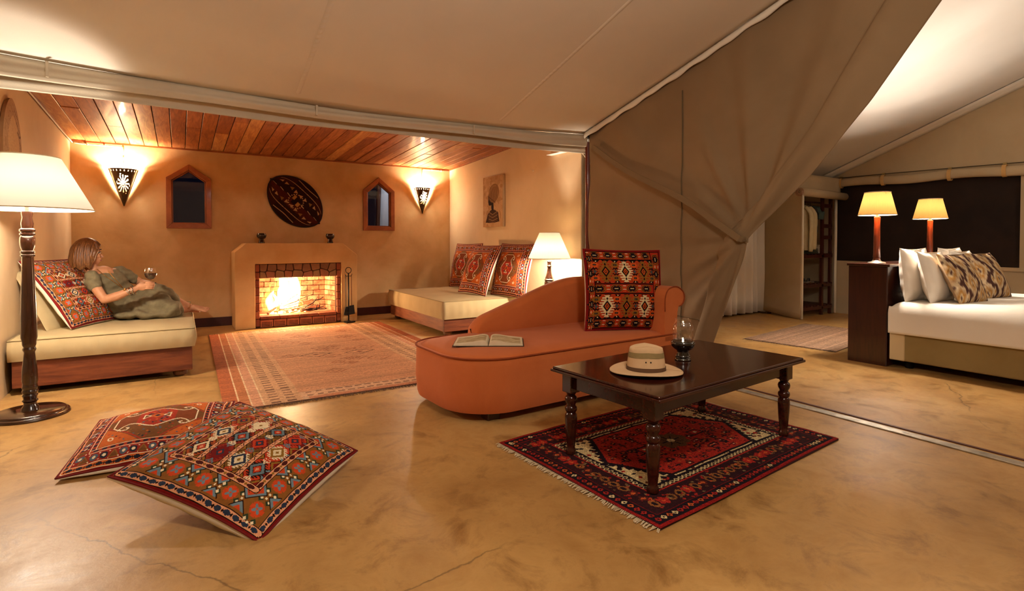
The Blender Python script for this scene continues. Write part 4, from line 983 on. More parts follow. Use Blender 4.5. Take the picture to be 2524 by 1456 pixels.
# scroll arm at the right end
AP=[(1.80,.40)]+smooth_pts([(1.80,.60),(1.80,.70),(1.83,.765),(1.89,.79),(1.96,.785),(2.02,.745),(2.035,.69),(2.01,.645),(1.97,.63)],6)+[(1.955,.58),(1.945,.3),(1.945,.08),(1.80,.08)]
MB().prism(AP,-.0,DY-.0,'y').build('scroll_arm',rust,ch,bevel=.014,bseg=3)
MB().tube([(x,-.003,z) for x,z in AP[1:-4]],.005,6).build('piping',MATS['rust_piping'],ch,smooth=True)
for x,y in ((.22,.10),(.22,DY-.2),(1.8,.06),(1.8,DY-.16)): MB().box(x,x+.09,y,y+.09,0,.06).build('foot',darkwood,ch,bevel=.004)
# ------------------------------------------------------------------ bed pillows
def pillow(label,c,ez,s,m,pat=None,group=None,t=.085,ex=(1,0,0),seed=40,asp=1.0):
    o=thing('bed_pillow' if pat is None else 'ikat_pillow',label,'pillow',group=group); frame(o,ex,ez,c); o.scale=(asp,1,1)
    for sg,nm in ((-1,'front_cover'),(1,'back_cover')):
        n=40 if pat is None or sg>0 else pat.img.shape[0]
        me=grid_mesh(nm,cush_shape(s,t,seed+sg,sg,1.0,.06),n,n); me.materials.append(m if pat is None else (TEX if sg<0 else m))
        if pat is not None and sg<0: paint(me,pat.img)
        f=bpy.data.objects.new(nm,me); COL.objects.link(f); f.parent=o
ikb=mat('ikat_back','A98C6C',.9)
pillow('white bed pillow at the headboard corner, leftmost in the row',(5.82,2.165,.845),(0,.10,1),.50,white_cotton,None,'white bed pillows',seed=41,asp=1.12)
pillow('white bed pillow leaning in front of the leftmost one',(5.88,2.03,.83),(.0,.24,1),.48,white_cotton,None,'white bed pillows',seed=44,asp=1.12)
pillow('white bed pillow behind the further ikat pillow',(6.62,2.15,.845),(0,.12,1),.50,white_cotton,None,'white bed pillows',seed=47,asp=1.12)
pillow('white bed pillow between the two ikat pillows',(6.56,2.02,.83),(0,.24,1),.48,white_cotton,None,'white bed pillows',seed=50,asp=1.1)
pillow('brown and cream ikat pillow nearest the viewer on the bed',(5.97,1.865,.82),(.06,.42,1),.48,ikb,pat_D(120,0),'ikat pillows',seed=53,ex=(1,-.12,0))
pillow('brown and cream ikat pillow further back on the bed',(6.74,1.90,.82),(.06,.42,1),.48,ikb,pat_D(120,3),'ikat pillows',seed=56,ex=(1,-.12,0))
# ------------------------------------------------------------------ coffee table
ct=thing('coffee_table','dark glossy coffee table with turned legs on the persian rug','table',(2.378,1.987,.013),R(4.3))
tw=mat('glossy_mahogany','2A0E07',.16,'3D160B',7,5,stretch=(.8,6,6),coat=.25,spec=.35,bump=.02,bscale=25)
hx_,hy_=.665,.362
MB().box(-hx_,hx_,-hy_,hy_,.438,.452).build('top_lower_lip',tw,ct,bevel=.004,bseg=3)
MB().box(-hx_+.008,hx_-.008,-hy_+.008,hy_-.008,.450,.464).build('top',tw,ct,bevel=.006,bseg=3)
lx,ly=.595,.272
for y in (-ly,ly): MB().box(-lx+.03,lx-.03,y-.011,y+.011,.355,.438).build('apron',tw,ct,bevel=.003)
for x in (-lx,lx): MB().box(x-.011,x+.011,-ly+.03,ly-.03,.355,.438).build('apron',tw,ct,bevel=.003)
LEG=[(.022,0),(.027,.004),(.027,.022),(.024,.03),(.021,.036),(.024,.06),(.030,.13),(.033,.19),(.031,.215),(.024,.225),(.031,.235),(.033,.245),(.031,.255),(.024,.262),(.024,.27),(.032,.285),(.034,.297),(.03,.31),(.021,.318),(.026,.328),(.031,.335)]
for x in (-lx,lx):
    for y in (-ly,ly):
        l=MB().lathe(LEG,24,M=Matrix.Translation((x,y,0))).build('leg',tw,ct,autos=40)
        MB().box(x-.034,x+.034,y-.034,y+.034,.334,.438).build('leg_block',tw,l,bevel=.004)
# hat
felt=mat('cream_felt','C3A079',.95,'C9A782',6,3,bump=.08,bscale=120,spec=.05); band=mat('brown_ribbon','5A3E28',.8); meshm=mat('olive_mesh','8C764C',.9,bump=.4,bscale=400)
TZ0=.477
ht=thing('panama_hat','cream brimmed hat with brown ribbon on the coffee table','hat',(2.03,1.93,TZ0),R(-38))
def crown(u,v):   # u around, v up
    a=2*math.pi*u; rx,ry=.098,.084
    z=.012+.116*v; k=1-.16*v**1.6-.0*v
    x=rx*k*math.cos(a); y=ry*k*math.sin(a)
    return (x,y,z+.014*v*(1-abs(math.cos(a)))*.6)
mb=MB(); n=48; rings=[[crown(i/n,v) for i in range(n)] for v in np.linspace(0,1,10)]
top=rings[-1]
for t in (.93,.8,.6,.4,.2,.04):
    rings.append([(p[0]*t,p[1]*t,p[2]+.012*(1-t)**.5*1.0-.045*math.exp(-(p[1]*t/.022)**2)*(1-.3*t)*(1 if t<.75 else .3)) for p in top])
mb.loft(rings,cap=True); mb.build('crown',felt,ht,smooth=True)
def brim(u,v):
    a=2*math.pi*u; r0=np.array([.097*math.cos(a),.083*math.sin(a)]); r1=np.array([.185*math.cos(a),.172*math.sin(a)]); q=r0+(r1-r0)*v
    return (q[0],q[1],.012+.008*v*v*abs(math.sin(a))**2-.006*v*v*abs(math.cos(a))**2+.002)
MB().grid(brim,64,10).build('brim',felt,ht,smooth=True,solid=.004)
for nm,m,v0,v1,off in (('ribbon',band,.0,.2,.0025),('mesh_band',meshm,.6,.82,.0012)):
    MB().loft([[tuple(np.array(crown(i/64,v))*np.array([1+off/.09,1+off/.08,1])) for i in range(64)] for v in np.linspace(v0,v1,5)],cap=False).build(nm,m,ht,smooth=True)
for da in (-.13,.13):
    u=(-90/360+da/ (2*math.pi)*1.0); p=crown(u,.45); MB().sphere(p,(.004,.004,.004),8,6).build('eyelet',black_iron,ht,smooth=True)
# lantern
ceram=mat('black_glazed_pottery','120C09',.12,'1E130D',6,3,coat=.8,spec=.6)
clear=thin_glass('lantern_glass',(.97,.97,.97),.15)
ln=thing('candle_lantern','black pottery candle holder with glass chimney on the coffee table','candle holder',(2.42,2.02,TZ0))
MB().lathe([(.044,0),(.046,.003),(.044,.008),(.041,.012),(.043,.016),(.039,.02),(.041,.025),(.037,.03),(.038,.036),(.033,.045),(.034,.056),(.048,.064),(.062,.078),(.067,.093),(.066,.105),(.058,.112),(.052,.112),(.056,.104),(.058,.092),(.045,.075),(.001,.07)],40).build('pottery_cup',ceram,ln,autos=60)
MB().lathe([(.048,.108),(.055,.118),(.0575,.14),(.0585,.17),(.0565,.195),(.048,.212),(.044,.218),(.0445,.23),(.046,.236)],40,cap=False).build('glass_chimney',clear,ln,smooth=True)
MB().lathe([(.02,.071),(.02,.098),(.016,.1),(.002,.099)],20).build('candle',mat('candle_wax','E8DCC0',.5),ln,autos=40)
MB().lathe([(.0005,.1),(.0035,.106),(.004,.112),(.002,.12),(.0003,.127)],10).build('flame',emis('candle_flame',(1,.75,.4),120),ln,smooth=True)
# open book
paper=mat('book_paper','E2D3B4',.8,'D6C5A2',9,4); ink=mat('printed_landscape','9A7E50',.8,'D2BE96',14,6,stretch=(1,5,1),lo=.42,hi=.6)
bk=thing('open_book','open picture book lying on the foot of the chaise','book',(1.84,3.235,.438),R(-32))
MB().box(-.245,.245,-.145,.145,0,.003).build('cover',mat('book_cover','3A2A1E',.6),bk,bevel=.001)
for s in (-1,1):
    prof=[(0.004,.012),(.012,.028),(.03,.036),(.06,.036),(.12,.026),(.2,.017),(.235,.014)]
    pts=smooth_pts(prof,5); mb=MB(); ring=[]
    P=[(s*x,z) for x,z in pts]+[(s*.237,.004),(s*.002,.004)]
    mb.prism(P,-.138,.138,'y'); mb.build('page_block',paper,bk,autos=40)
    MB().grid(lambda u,v,s=s:(s*np.interp(.02+.2*u,[p[0] for p in pts],[p[0] for p in pts]),-.11+.2*v,np.interp(.02+.2*u,[p[0] for p in pts],[p[1] for p in pts])+.0008),24,4).build('picture',ink,bk,smooth=True)
# ------------------------------------------------------------------ lamps
def shade_mat(name,col,tr,dens=0):
    m=bpy.data.materials.new(name); m.use_nodes=True; nt=m.node_tree; N=nt.nodes; N.remove(N['Principled BSDF'])
    d=N.new('ShaderNodeBsdfDiffuse'); d.inputs[0].default_value=(*srgb(col),1); t=N.new('ShaderNodeBsdfTranslucent'); t.inputs[0].default_value=(*srgb(col),1)
    mx=N.new('ShaderNodeMixShader'); mx.inputs[0].default_value=tr; nt.links.new(d.outputs[0],mx.inputs[1]); nt.links.new(t.outputs[0],mx.inputs[2]); nt.links.new(mx.outputs[0],N['Material Output'].inputs[0])
    MATS[name]=m; return m
sh1=shade_mat('linen_shade','F6EFE0',.05); sh2=shade_mat('pleated_cream_shade','F6ECD2',.035); sh3=shade_mat('pleated_amber_shade','E8B060',.014)
bulbm=emis('bulb_glow',(1,.78,.5),30)
rimm=mat('shade_rim','E8D6B2',.8)
def shade(parent,z0,z1,r0,r1,m,pleats=0,seg=64):
    n=pleats*4 if pleats else seg
    MB().shell([(r0+(r1-r0)*t,z0+(z1-z0)*t) for t in np.linspace(0,1,8)],n,wave=.008 if pleats else 0,nw=pleats).build('lamp_shade',m,parent,smooth=True)
    for r,z in ((r0,z0),(r1,z1)): MB().tube([(r*math.cos(a)*1.003,r*math.sin(a)*1.003,z) for a in np.linspace(0,2*math.pi,49)],.004,6,cap=False).build('shade_rim',rimm,parent,smooth=True)
    k=MB(); zf=z1-.02; 
    for a in (0,2.09,4.19): k.tube([(0,0,zf-.03),(r1*math.cos(a),r1*math.sin(a),zf)],.0025,6)
    k.build('shade_holder',black_iron,parent,smooth=True)
fl=thing('floor_lamp','tall turned wooden floor lamp with cream shade at the left edge','lamp',(-.856,4.645,0))
MB().lathe([(.205,0),(.208,.008),(.203,.018),(.19,.022),(.188,.03),(.18,.036),(.05,.04)],56).build('base',lampwood,fl,autos=40)
MB().lathe([(.05,.036),(.045,.055),(.034,.075),(.034,.09),(.042,.1),(.034,.112),(.038,.125),(.041,.135),(.037,.145),(.042,.16),(.042,.165),(.037,.175),(.042,.19),(.039,.2),(.038,.215),(.042,.23),(.040,.3),(.034,.36),(.028,.42),(.032,.43),(.036,.44),(.030,.455),(.036,.47),(.037,.48),(.037,.49),(.043,.52),(.042,.65),(.037,.85),(.031,1.04),(.031,1.05),(.038,1.056),(.038,1.065),(.033,1.07),(.038,1.078),(.038,1.088),(.03,1.094),(.038,1.12),(.041,1.15),(.039,1.18),(.033,1.19),(.04,1.196),(.04,1.206),(.034,1.212),(.041,1.22),(.041,1.232),(.03,1.24),(.033,1.27),(.026,1.31),(.03,1.335),(.03,1.35),(.012,1.355),(.012,1.42),(.001,1.42)],32).build('pole',lampwood,fl,autos=35)
shade(fl,1.365,1.71,.352,.178,sh1)
MB().sphere((0,0,1.50),(.03,.03,.04),14,10).build('bulb',bulbm,fl,smooth=True)
point('floor_lamp_light',(-.856,4.645,1.46),34,WARM2,.045)
st=thing('side_table','small dark wooden side table under the table lamp','table',(3.60,5.10,0))
MB().box(-.27,.28,-.31,.31,.385,.42).build('top',daywood,st,bevel=.006); MB().box(-.25,.25,-.29,.29,.30,.385).build('apron',daywood,st,bevel=.004)
MB().box(-.256,-.25,-.2,.2,.31,.375).build('drawer_front',daywoodY,st,bevel=.003)
for x in (-.23,.23):
    for y in (-.27,.27): MB().box(x-.022,x+.022,y-.022,y+.022,0,.385).build('leg',daywood,st,bevel=.003)
tl=thing('table_lamp','turned wooden table lamp with pleated cream shade in the alcove','lamp',(3.625,4.955,.42))
MB().lathe([(.075,0),(.078,.01),(.07,.02),(.06,.03),(.045,.05),(.05,.1),(.058,.17),(.06,.22),(.056,.265),(.052,.27),(.055,.28),(.058,.292),(.05,.302),(.05,.31),(.042,.33),(.03,.37),(.023,.42),(.025,.44),(.029,.445),(.029,.455),(.024,.46),(.024,.49),(.028,.495),(.028,.505),(.02,.51),(.012,.515),(.012,.57),(.001,.57)],32).build('body',lampwood,tl,autos=35)
shade(tl,.537,.837,.245,.115,sh2,90)
MB().sphere((0,0,.59),(.03,.03,.035),14,10).build('bulb',bulbm,tl,smooth=True)
point('table_lamp_light',(3.625,4.955,.985),80,WARM,.04)
metal=mat('silver_base','B8B0A4',.3,metal=.8)
reddish=mat('reddish_column','4A1C0E',.3,'6A2E18',8,4,stretch=(5,5,.5),coat=.5)
for i,(x,y) in enumerate(((5.60,2.40),(6.98,2.47))):
    bl=thing('bedside_lamp',['column lamp with amber pleated shade on the headboard end','column lamp with amber pleated shade standing behind the pillows'][i],'lamp',(x,y,.945),group='bedside column lamps')
    MB().lathe([(.072,0),(.074,.006),(.066,.014),(.04,.02),(.032,.03)],32).build('base',metal,bl,autos=40)
    MB().lathe([(.03,.028),(.032,.04),(.027,.05),(.031,.06),(.028,.1),(.025,.4),(.027,.44),(.012,.445),(.012,.5),(.001,.5)],20).build('column',reddish,bl,autos=40)
    shade(bl,.46,.672,.154,.104,sh3,64)
    MB().sphere((0,0,.56),(.025,.025,.03),12,8).build('bulb',bulbm,bl,smooth=True)
    point('bedside_light',(x,y,.945+.565),[70,54][i],WARM2,.04)

# added fill light globes, out of view above the viewer and the bed's foot
def pendant(label,x,y,z,zt,watt,col):
    o=thing('fill_globe',label,'lamp',(x,y,z),group='added fill light globes')
    MB().sphere((0,0,0),(.17,.17,.15),28,18).build('globe',emis('fill_glow_%d'%watt,col,watt),o,smooth=True)
    MB().lathe([(.03,.14),(.035,.15),(.02,.19),(.006,.2)],16).build('cap',black_iron,o,autos=40)
    MB().tube([(0,0,.19),(0,0,zt-z)],.004,6).build('cord',black_iron,o,smooth=True)
pendant('added fill light globe, unseen above the viewer in the sitting area',.9,.25,2.5,3.6,47,WARM2)
pendant('added fill light globe, unseen over the foot of the bed',6.4,-.9,2.5,3.2,16,(1,.88,.74))
# ------------------------------------------------------------------ sconces
tin=mat('pierced_tin','4A3A28',.45,metal=.7,c2='5E4A32',nscale=20)
def sconce(label,x,z0,h,r):
    o=thing('wall_sconce',label,'wall lamp',(x,YB,z0),group='pierced cone sconces'); n,m=56,60; a0,a1=R(-168),R(-12)
    mb=MB(); vs=[];fs=[]
    for j in range(m+1):
        t=j/m; rr=r*(.03+.97*t); 
        for i in range(n+1):
            a=a0+(a1-a0)*i/n; vs.append((rr*math.cos(a),rr*math.sin(a)*.9-.004,h*t))
    rays=12
    for j in range(m):
        for i in range(n):
            t=(j+.5)/m; a=((i+.5)/n-.5)*(t*1.9); y=(t-.60); d=math.hypot(a,y*1.25); th=math.atan2(y*1.25,a)
            ray=math.cos(th*rays)>.45 and .13<d<.30
            ring=.085<d<.12 and math.cos(th*18)>-.2
            core=d<.05
            dots=(abs(t-.95)<.02 and i%6==0) or (abs(t-.12)<.02 and i in (20,36)) or (.32<d<.35 and math.cos(th*6+1)>.9)
            if not (ray or ring or core or dots): b=j*(n+1)+i; fs.append((b,b+1,b+n+2,b+n+1))
    mb.add(vs,fs); mb.build('pierced_cone',tin,o,smooth=True,solid=.0015,recalc=False)
    MB().tube([(r*math.cos(a),r*math.sin(a)*.9-.004,h) for a in np.linspace(a0,a1,33)],.004,6).build('rim',tin,o,smooth=True)
    for s in (-1,1): MB().tube([(s*r*1.0,-.004,h+.0),(s*r*.5,-.004,h*.5),(0,-.006,.01)],.004,6).build('side_wire',tin,o,smooth=True)
    MB().sphere((0,-r*.45,h*.66),(.028,.028,.04),14,10).build('bulb',emis('sconce_bulb',(1,.72,.38),60) if 'sconce_bulb' not in MATS else MATS['sconce_bulb'],o,smooth=True)
    MB().tube([(0,-.006,h*.6),(0,-.006,h+.12)],.003,6).build('flex',cable_white,o,smooth=True)
    MB().tube([(0,-.008,h+.12),(0,-.008,h+.17)],.007,8).build('flex_joint',cable_white,o,smooth=True)
    point('sconce_light',(x,YB-r*.62,z0+h*.84),42,WARM,.03)
sconce('pierced tin cone sconce glowing above the reclining woman',-.60,1.60,.46,.145)
sconce('pierced tin cone sconce glowing in the right corner of the alcove',3.41,1.62,.42,.135)
cw=thing('ceiling_cable','white cable running along the ceiling corner to the left sconce','cable')
MB().tube(smooth_pts([(-1.10,4.8,zc(4.8)-.03),(-1.10,6.5,zc(6.5)-.03),(-1.10,8.15,zc(8.15)-.03),(-1.06,8.225,2.345),(-.9,8.225,2.34),(-.64,8.225,2.34),(-.605,8.225,2.32),(-.6,8.225,2.24)],10),.007,8).build('cord',cable_white,cw,smooth=True)
for x in (-.95,-.78): MB().box(x-.004,x+.004,8.212,8.236,2.328,2.352).build('clip',cable_white,cw)
cw=thing('ceiling_cable','white cable from the corner to the right sconce','cable')
MB().tube([(3.89,8.225,2.35),(3.6,8.225,2.35),(3.43,8.225,2.35),(3.41,8.225,2.34),(3.41,8.225,2.2)],.007,8).build('cord',cable_white,cw,smooth=True)
for x in (3.75,3.58): MB().box(x-.004,x+.004,8.212,8.236,2.338,2.362).build('clip',cable_white,cw)
hk=thing('wall_hook','tiny pale hook high on the right alcove wall','hook',(XR,5.70,2.08))
MB().lathe([(.014,0),(.014,.004),(.006,.006)],14,M=Matrix.Rotation(R(-90),4,'Y')).build('plate',cable_white,hk); MB().tube([(-.004,0,0),(-.03,0,.0),(-.034,0,.02)],.003,6).build('peg',cable_white,hk,smooth=True)
# ------------------------------------------------------------------ fireplace
FY=7.70
fp=thing('fireplace','ochre plaster fireplace with brick framed hearth and burning fire','fireplace',(0,0,0))
mb=MB(); slab(mb,[(.59,0),(.83,0),(.83,.855),(1.945,.855),(1.945,0),(2.17,0),(2.17,.965),(1.97,1.132),(.727,1.132),(.59,1.015)],[],FY,YB,'y')
mb.build('surround',plaster2,fp,bevel=.008,bseg=3)
soot=mat('soot_mortar','3A2216',.95)
brickm=[mat('brick_%d'%i,a,.9,b,14,5,bump=.3,bscale=40) for i,(a,b) in enumerate([('7A3A22','93502F'),('6A3220','80422A'),('8A4A2E','A05C3A')])]
fireb=[mat('firebrick_%d'%i,a,.9,b,16,5,bump=.3,bscale=40) for i,(a,b) in enumerate([('8A4C32','C4825A'),('7A4028','B87250'),('9A5C42','D09A74')])]
stonem=[mat('lintel_stone_%d'%i,a,.85,b,8,5,bump=.3,bscale=25) for i,(a,b) in enumerate([('7A5234','8C6440'),('86603C','94704A'),('6E4A30','80583A'),('8A5238','9A6444')])]
# mortar core
MB().box(.832,.885,FY+.045,YB-.02,0,.855).build('jamb_mortar',soot,fp); MB().box(1.885,1.943,FY+.045,YB-.02,0,.855).build('jamb_mortar',soot,fp)
MB().box(.885,1.885,FY+.045,FY+.16,.66,.855).build('lintel_mortar',soot,fp); MB().box(.885,1.885,FY+.045,YB-.02,0,.14).build('hearth_core',soot,fp)
MB().box(.885,1.885,8.13,8.2,.14,.855).build('back_mortar',soot,fp)
def brick(x0,x1,y0,y1,z0,z1,m,j=.003,rot=None):
    d=random.uniform(-j,j); b=MB().box(x0,x1,y0+d,y1+d,z0,z1).build('brick',m,fp,bevel=.004,bseg=1); return b
nz=8
for k in range(nz):
    z0=.02+k*(.835/nz)
    brick(.834,.882,FY+.02,FY+.12,z0,z0+.835/nz-.008,random.choice(brickm)); brick(1.888,1.941,FY+.02,FY+.12,z0,z0+.835/nz-.008,random.choice(brickm))
for k in range(4):
    x0=.888+k*.249; brick(x0,x0+.243,FY+.012,FY+.2,.112,.152,random.choice(brickm))
hole=MB()
for r_ in range(3):
    for c_ in range(7): hole.box(.03+c_*.018,.04+c_*.018,-.001,.003,.022+r_*.02,.034+r_*.02)
hm=hole.mesh('vent_holes'); hm.materials.append(mat('brick_hole','1E0E08',.95))
for k in range(6):
    x0=.888+k*.166; b=brick(x0,x0+.158,FY+.018,FY+.12,.006,.104,brickm[2],.001)
    h=bpy.data.objects.new('vent_holes',hm); COL.objects.link(h); h.parent=b; h.location=(x0-.01,FY+.0165,0)
# voronoi stones in the lintel
def clip(poly,p,q):
    mx=((p[0]+q[0])/2,(p[1]+q[1])/2); n=(q[0]-p[0],q[1]-p[1]); out=[]
    def s(a): return (a[0]-mx[0])*n[0]+(a[1]-mx[1])*n[1]
    for i in range(len(poly)):
        a,b=poly[i-1],poly[i]; sa,sb=s(a),s(b)
        if (sa<=0)!=(sb<=0): t=sa/(sa-sb); out.append((a[0]+(b[0]-a[0])*t,a[1]+(b[1]-a[1])*t))
        if sb<=0: out.append(b)
    return out
sr=random.Random(12); seeds=[]
for i in range(9):
    seeds.append((.935+i*.112+sr.uniform(-.025,.025),.80+sr.uniform(-.02,.02)))
    seeds.append((.905+i*.118+sr.uniform(-.03,.03),.705+sr.uniform(-.018,.018)))
for i,s0 in enumerate(seeds):
    P=[(.887,.658),(1.883,.658),(1.883,.853),(.887,.853)]
    for j,s1 in enumerate(seeds):
        if i!=j and P: P=clip(P,s0,s1)
    if len(P)<3: continue
    c=(sum(p[0] for p in P)/len(P),sum(p[1] for p in P)/len(P))
    P=[(c[0]+(x-c[0])*.93,c[1]+(z-c[1])*.93) for x,z in P]
    MB().prism(P,FY+.022+sr.uniform(-.005,.005),FY+.09,'y').build('stone',stonem[i%4],fp,bevel=.008,bseg=2)
# firebox lining
def lin(a,b,t): return a+(b-a)*t
rows=7; bh=.073
for k in range(rows):
    z0=.155+k*bh; off=.5*(k%2)
    for c_ in range(-1,6):
        x0=.90+(c_+off)*.165; x1=x0+.158
        x0=max(x0,.9);x1=min(x1,1.80)
        if x1-x0>.03: brick(x0,x1,8.09,8.13,z0,z0+bh-.007,random.choice(fireb),.004)
    for sgn,X0,X1 in ((1,1.883,1.79),(-1,.887,.92)):
        L=.40
        for c_ in range(-1,3):
            a=max(0,(c_+off)/2.4); e=min(1,(c_+off+1)/2.4)
            if e-a<.08: continue
            y0=FY+.125+a*.31; y1=FY+.125+e*.31-.006; xa=lin(X0,X1,a); xe=lin(X0,X1,e)
            th=.04*sgn
            MB().add([(xa,y0,z0),(xe,y1,z0),(xe+th,y1,z0),(xa+th,y0,z0),(xa,y0,z0+bh-.007),(xe,y1,z0+bh-.007),(xe+th,y1,z0+bh-.007),(xa+th,y0,z0+bh-.007)],[(0,3,2,1),(4,5,6,7),(0,1,5,4),(1,2,6,5),(2,3,7,6),(3,0,4,7)]).build('brick',random.choice(fireb),fp,bevel=.004,bseg=1)
MB().box(.89,1.88,FY+.12,8.12,.14,.156).build('hearth_slab',mat('ash_floor','B08A6A',.95,'8A6A50',12,5,bump=.4,bscale=30),fp)
MB().box(.885,1.885,FY+.16,8.2,.86,.9).build('chimney_throat',soot,fp)
# sticks
barkm=[mat('bark_%d'%i,a,.85,b,18,4,bump=.4,bscale=60) for i,(a,b) in enumerate([('7A5A42','96755A'),('5A3F2E','74543C'),('2A1A12','3E281C'),('8E6E56','A8886A')])]
def stick(a,b,r,m,label,bend=.02,tw=0,seed=0):
    q=random.Random(seed); a=Vector(a);b=Vector(b); o=thing('firewood_stick',label,'firewood',tuple(a),group='sticks in the fire')
    pts=[(0,0,0)]+[tuple((b-a)*t+Vector((q.uniform(-bend,bend),q.uniform(-bend,bend),q.uniform(-bend,bend)*.7))) for t in (.2,.4,.6,.8)]+[tuple(b-a)]
    P=smooth_pts(pts,4); MB().tube(P,[r*(1-.45*i/len(P))*q.uniform(.9,1.1) for i in range(len(P))],8).build('branch',m,o,smooth=True)
    for k in range(tw):
        i=int(len(P)*(.45+.2*k)); p=Vector(P[i]); d=Vector((q.uniform(-.02,.06),q.uniform(-.03,.03),q.uniform(.04,.09)))
        MB().tube([tuple(p),tuple(p+d*.6),tuple(p+d)],[r*.5,r*.4,r*.25],6).build('twig',m,o,smooth=True)
stick((.99,7.83,.17),(1.40,7.95,.41),.017,barkm[0],'long pale stick leaning up to the right across the flames',.012,1,1)
stick((1.30,7.93,.46),(1.47,7.88,.27),.009,barkm[3],'thin pale stick crossing the top of the leaning stick',.008,0,2)
stick((1.22,7.95,.40),(1.38,7.9,.33),.007,barkm[3],'short thin twig poking left above the fire pile',.006,0,22)
stick((1.2,7.88,.26),(1.62,7.98,.40),.011,barkm[1],'grey stick rising to the right over the pile',.012,1,3)
stick((1.25,7.9,.25),(1.6,7.95,.33),.009,barkm[0],'slender stick lying above the middle of the pile',.012,0,4)
stick((1.48,7.86,.22),(1.74,7.9,.36),.012,barkm[2],'charred dark stick angled up at the right of the fire',.014,1,5)
stick((1.5,7.84,.185),(1.77,7.86,.19),.013,barkm[2],'charred stick lying flat at the right end of the fire',.012,2,6)
for k in range(16):
    q=random.Random(50+k); x=q.uniform(1.02,1.45); y=q.uniform(7.84,8.0); L=q.uniform(.18,.34); an=q.uniform(-.35,.35)
    stick((x,y,.17+.009*(k%6)),(min(1.78,x+L*math.cos(an)),min(8.04,max(7.83,y+L*math.sin(an)*.6)),.175+.012*(k%6)+q.uniform(0,.03)),q.uniform(.007,.012),barkm[k%4],'small burning stick in the low fire pile',.012,k%2,60+k)
# embers and flames
mb=MB()
for k in range(40):
    q=random.Random(200+k); mb.sphere((q.uniform(1.03,1.5),q.uniform(7.85,8.0),.165+q.uniform(0,.02)),q.uniform(.01,.024),8,5)
eb=mb.build('embers',emis('ember_glow',(1,.32,.06),7),None,smooth=True); tag(eb,'glowing orange embers under the sticks in the hearth','embers',kind='stuff')
def flame(o,cx_,cy_,z0,h,w_,m,seed,nm):
    q=random.Random(seed); p1,p2=q.uniform(0,6),q.uniform(0,6); rings=[]
    for j in range(22):
        t=j/21; wr=w_*(math.sin(math.pi*min(1,.18+.82*t))**.8)*(1-.55*t)+.0015; ox=.045*t*math.sin(t*5+p1); oy=.02*t*math.sin(t*4+p2)
        rings.append([(cx_+ox+wr*math.cos(a)*(1+.18*math.sin(3*a+t*7+p1)),cy_+oy+.6*wr*math.sin(a),z0+h*t+.02*math.sin(a*2+p2)*t) for a in np.linspace(0,2*math.pi,18,endpoint=False)])
    MB().loft(rings).build(nm,m,o,smooth=True)
fi=thing('fire','bright yellow flames burning in the brick hearth','fire',(0,0,0))
fw=emis('flame_core',(1,.82,.46),9); fy=emis('flame_yellow',(1,.60,.18),2.5,.6); fo_=emis('flame_orange',(1,.36,.06),1.2,.8)
flame(fi,1.24,7.97,.22,.62,.085,fw,1,'flame_core'); flame(fi,1.35,7.98,.21,.66,.08,fw,2,'flame_core'); flame(fi,1.20,7.95,.22,.34,.06,fw,3,'flame_core'); flame(fi,1.05,7.95,.22,.17,.045,fw,4,'flame_core'); flame(fi,1.10,7.96,.21,.2,.045,fw,6,'flame_core')
flame(fi,1.27,7.98,.2,.52,.11,fy,5,'flame_tongue'); flame(fi,1.06,7.96,.2,.26,.07,fy,7,'flame_tongue'); flame(fi,1.15,7.97,.2,.4,.09,fo_,8,'flame_tongue'); flame(fi,1.40,7.98,.2,.5,.09,fo_,9,'flame_tongue'); flame(fi,1.0,7.96,.2,.36,.06,fo_,10,'flame_tongue')
point('fire_light',(1.30,7.90,.50),34,FIRE,.07); point('fire_light',(1.2,7.88,.30),12,FIRE,.05)
# fire tools
ft=thing('fire_tool_set','black iron fireplace tool stand with poker shovel and brush','fire tools',(2.02,7.60,0))
MB().lathe([(.07,.006),(.072,.012),(.03,.02),(.012,.03)],20).build('base',black_iron,ft,autos=40)
for a in range(3): MB().tube([(.05*math.cos(a*2.1),.05*math.sin(a*2.1),.012),(.09*math.cos(a*2.1),.09*math.sin(a*2.1),.006)],.008,6).build('foot',black_iron,ft,smooth=True)
MB().tube([(0,0,.02),(0,0,.70)],.009,10).build('stem',black_iron,ft,smooth=True)
MB().tube([(.04*math.cos(a),0,.745+.042*math.sin(a)) for a in np.linspace(0,2*math.pi,25)],.005,6,cap=False).build('ring_handle',black_iron,ft,smooth=True)
for s in (-1,1): MB().tube([(0,0,.665),(s*.03,0,.66),(s*.045,0,.675),(s*.05,0,.695)],.004,6).build('hook',black_iron,ft,smooth=True)
MB().tube([(-.04,-.01,.68),(-.042,-.012,.62),(-.04,-.012,.20),(-.03,-.014,.16)],.005,6).build('poker',black_iron,ft,smooth=True)
MB().tube([(.038,-.012,.68),(.04,-.014,.24)],.004,6).build('shovel_rod',mat('copper_rod','6A2E14',.4,metal=.5),ft,smooth=True)
MB().prism([(.0,.24),(.07,.25),(.085,.12),(-.01,.11)],-.022,-.014,'y').build('shovel_blade',black_iron,ft,bevel=.003)
MB().prism([(-.05,.22),(.0,.23),(.01,.10),(-.07,.11)],-.01,.02,'y').build('brush_head',mat('brush_bristle','1C1612',.95,bump=.4,bscale=80),ft,bevel=.006)
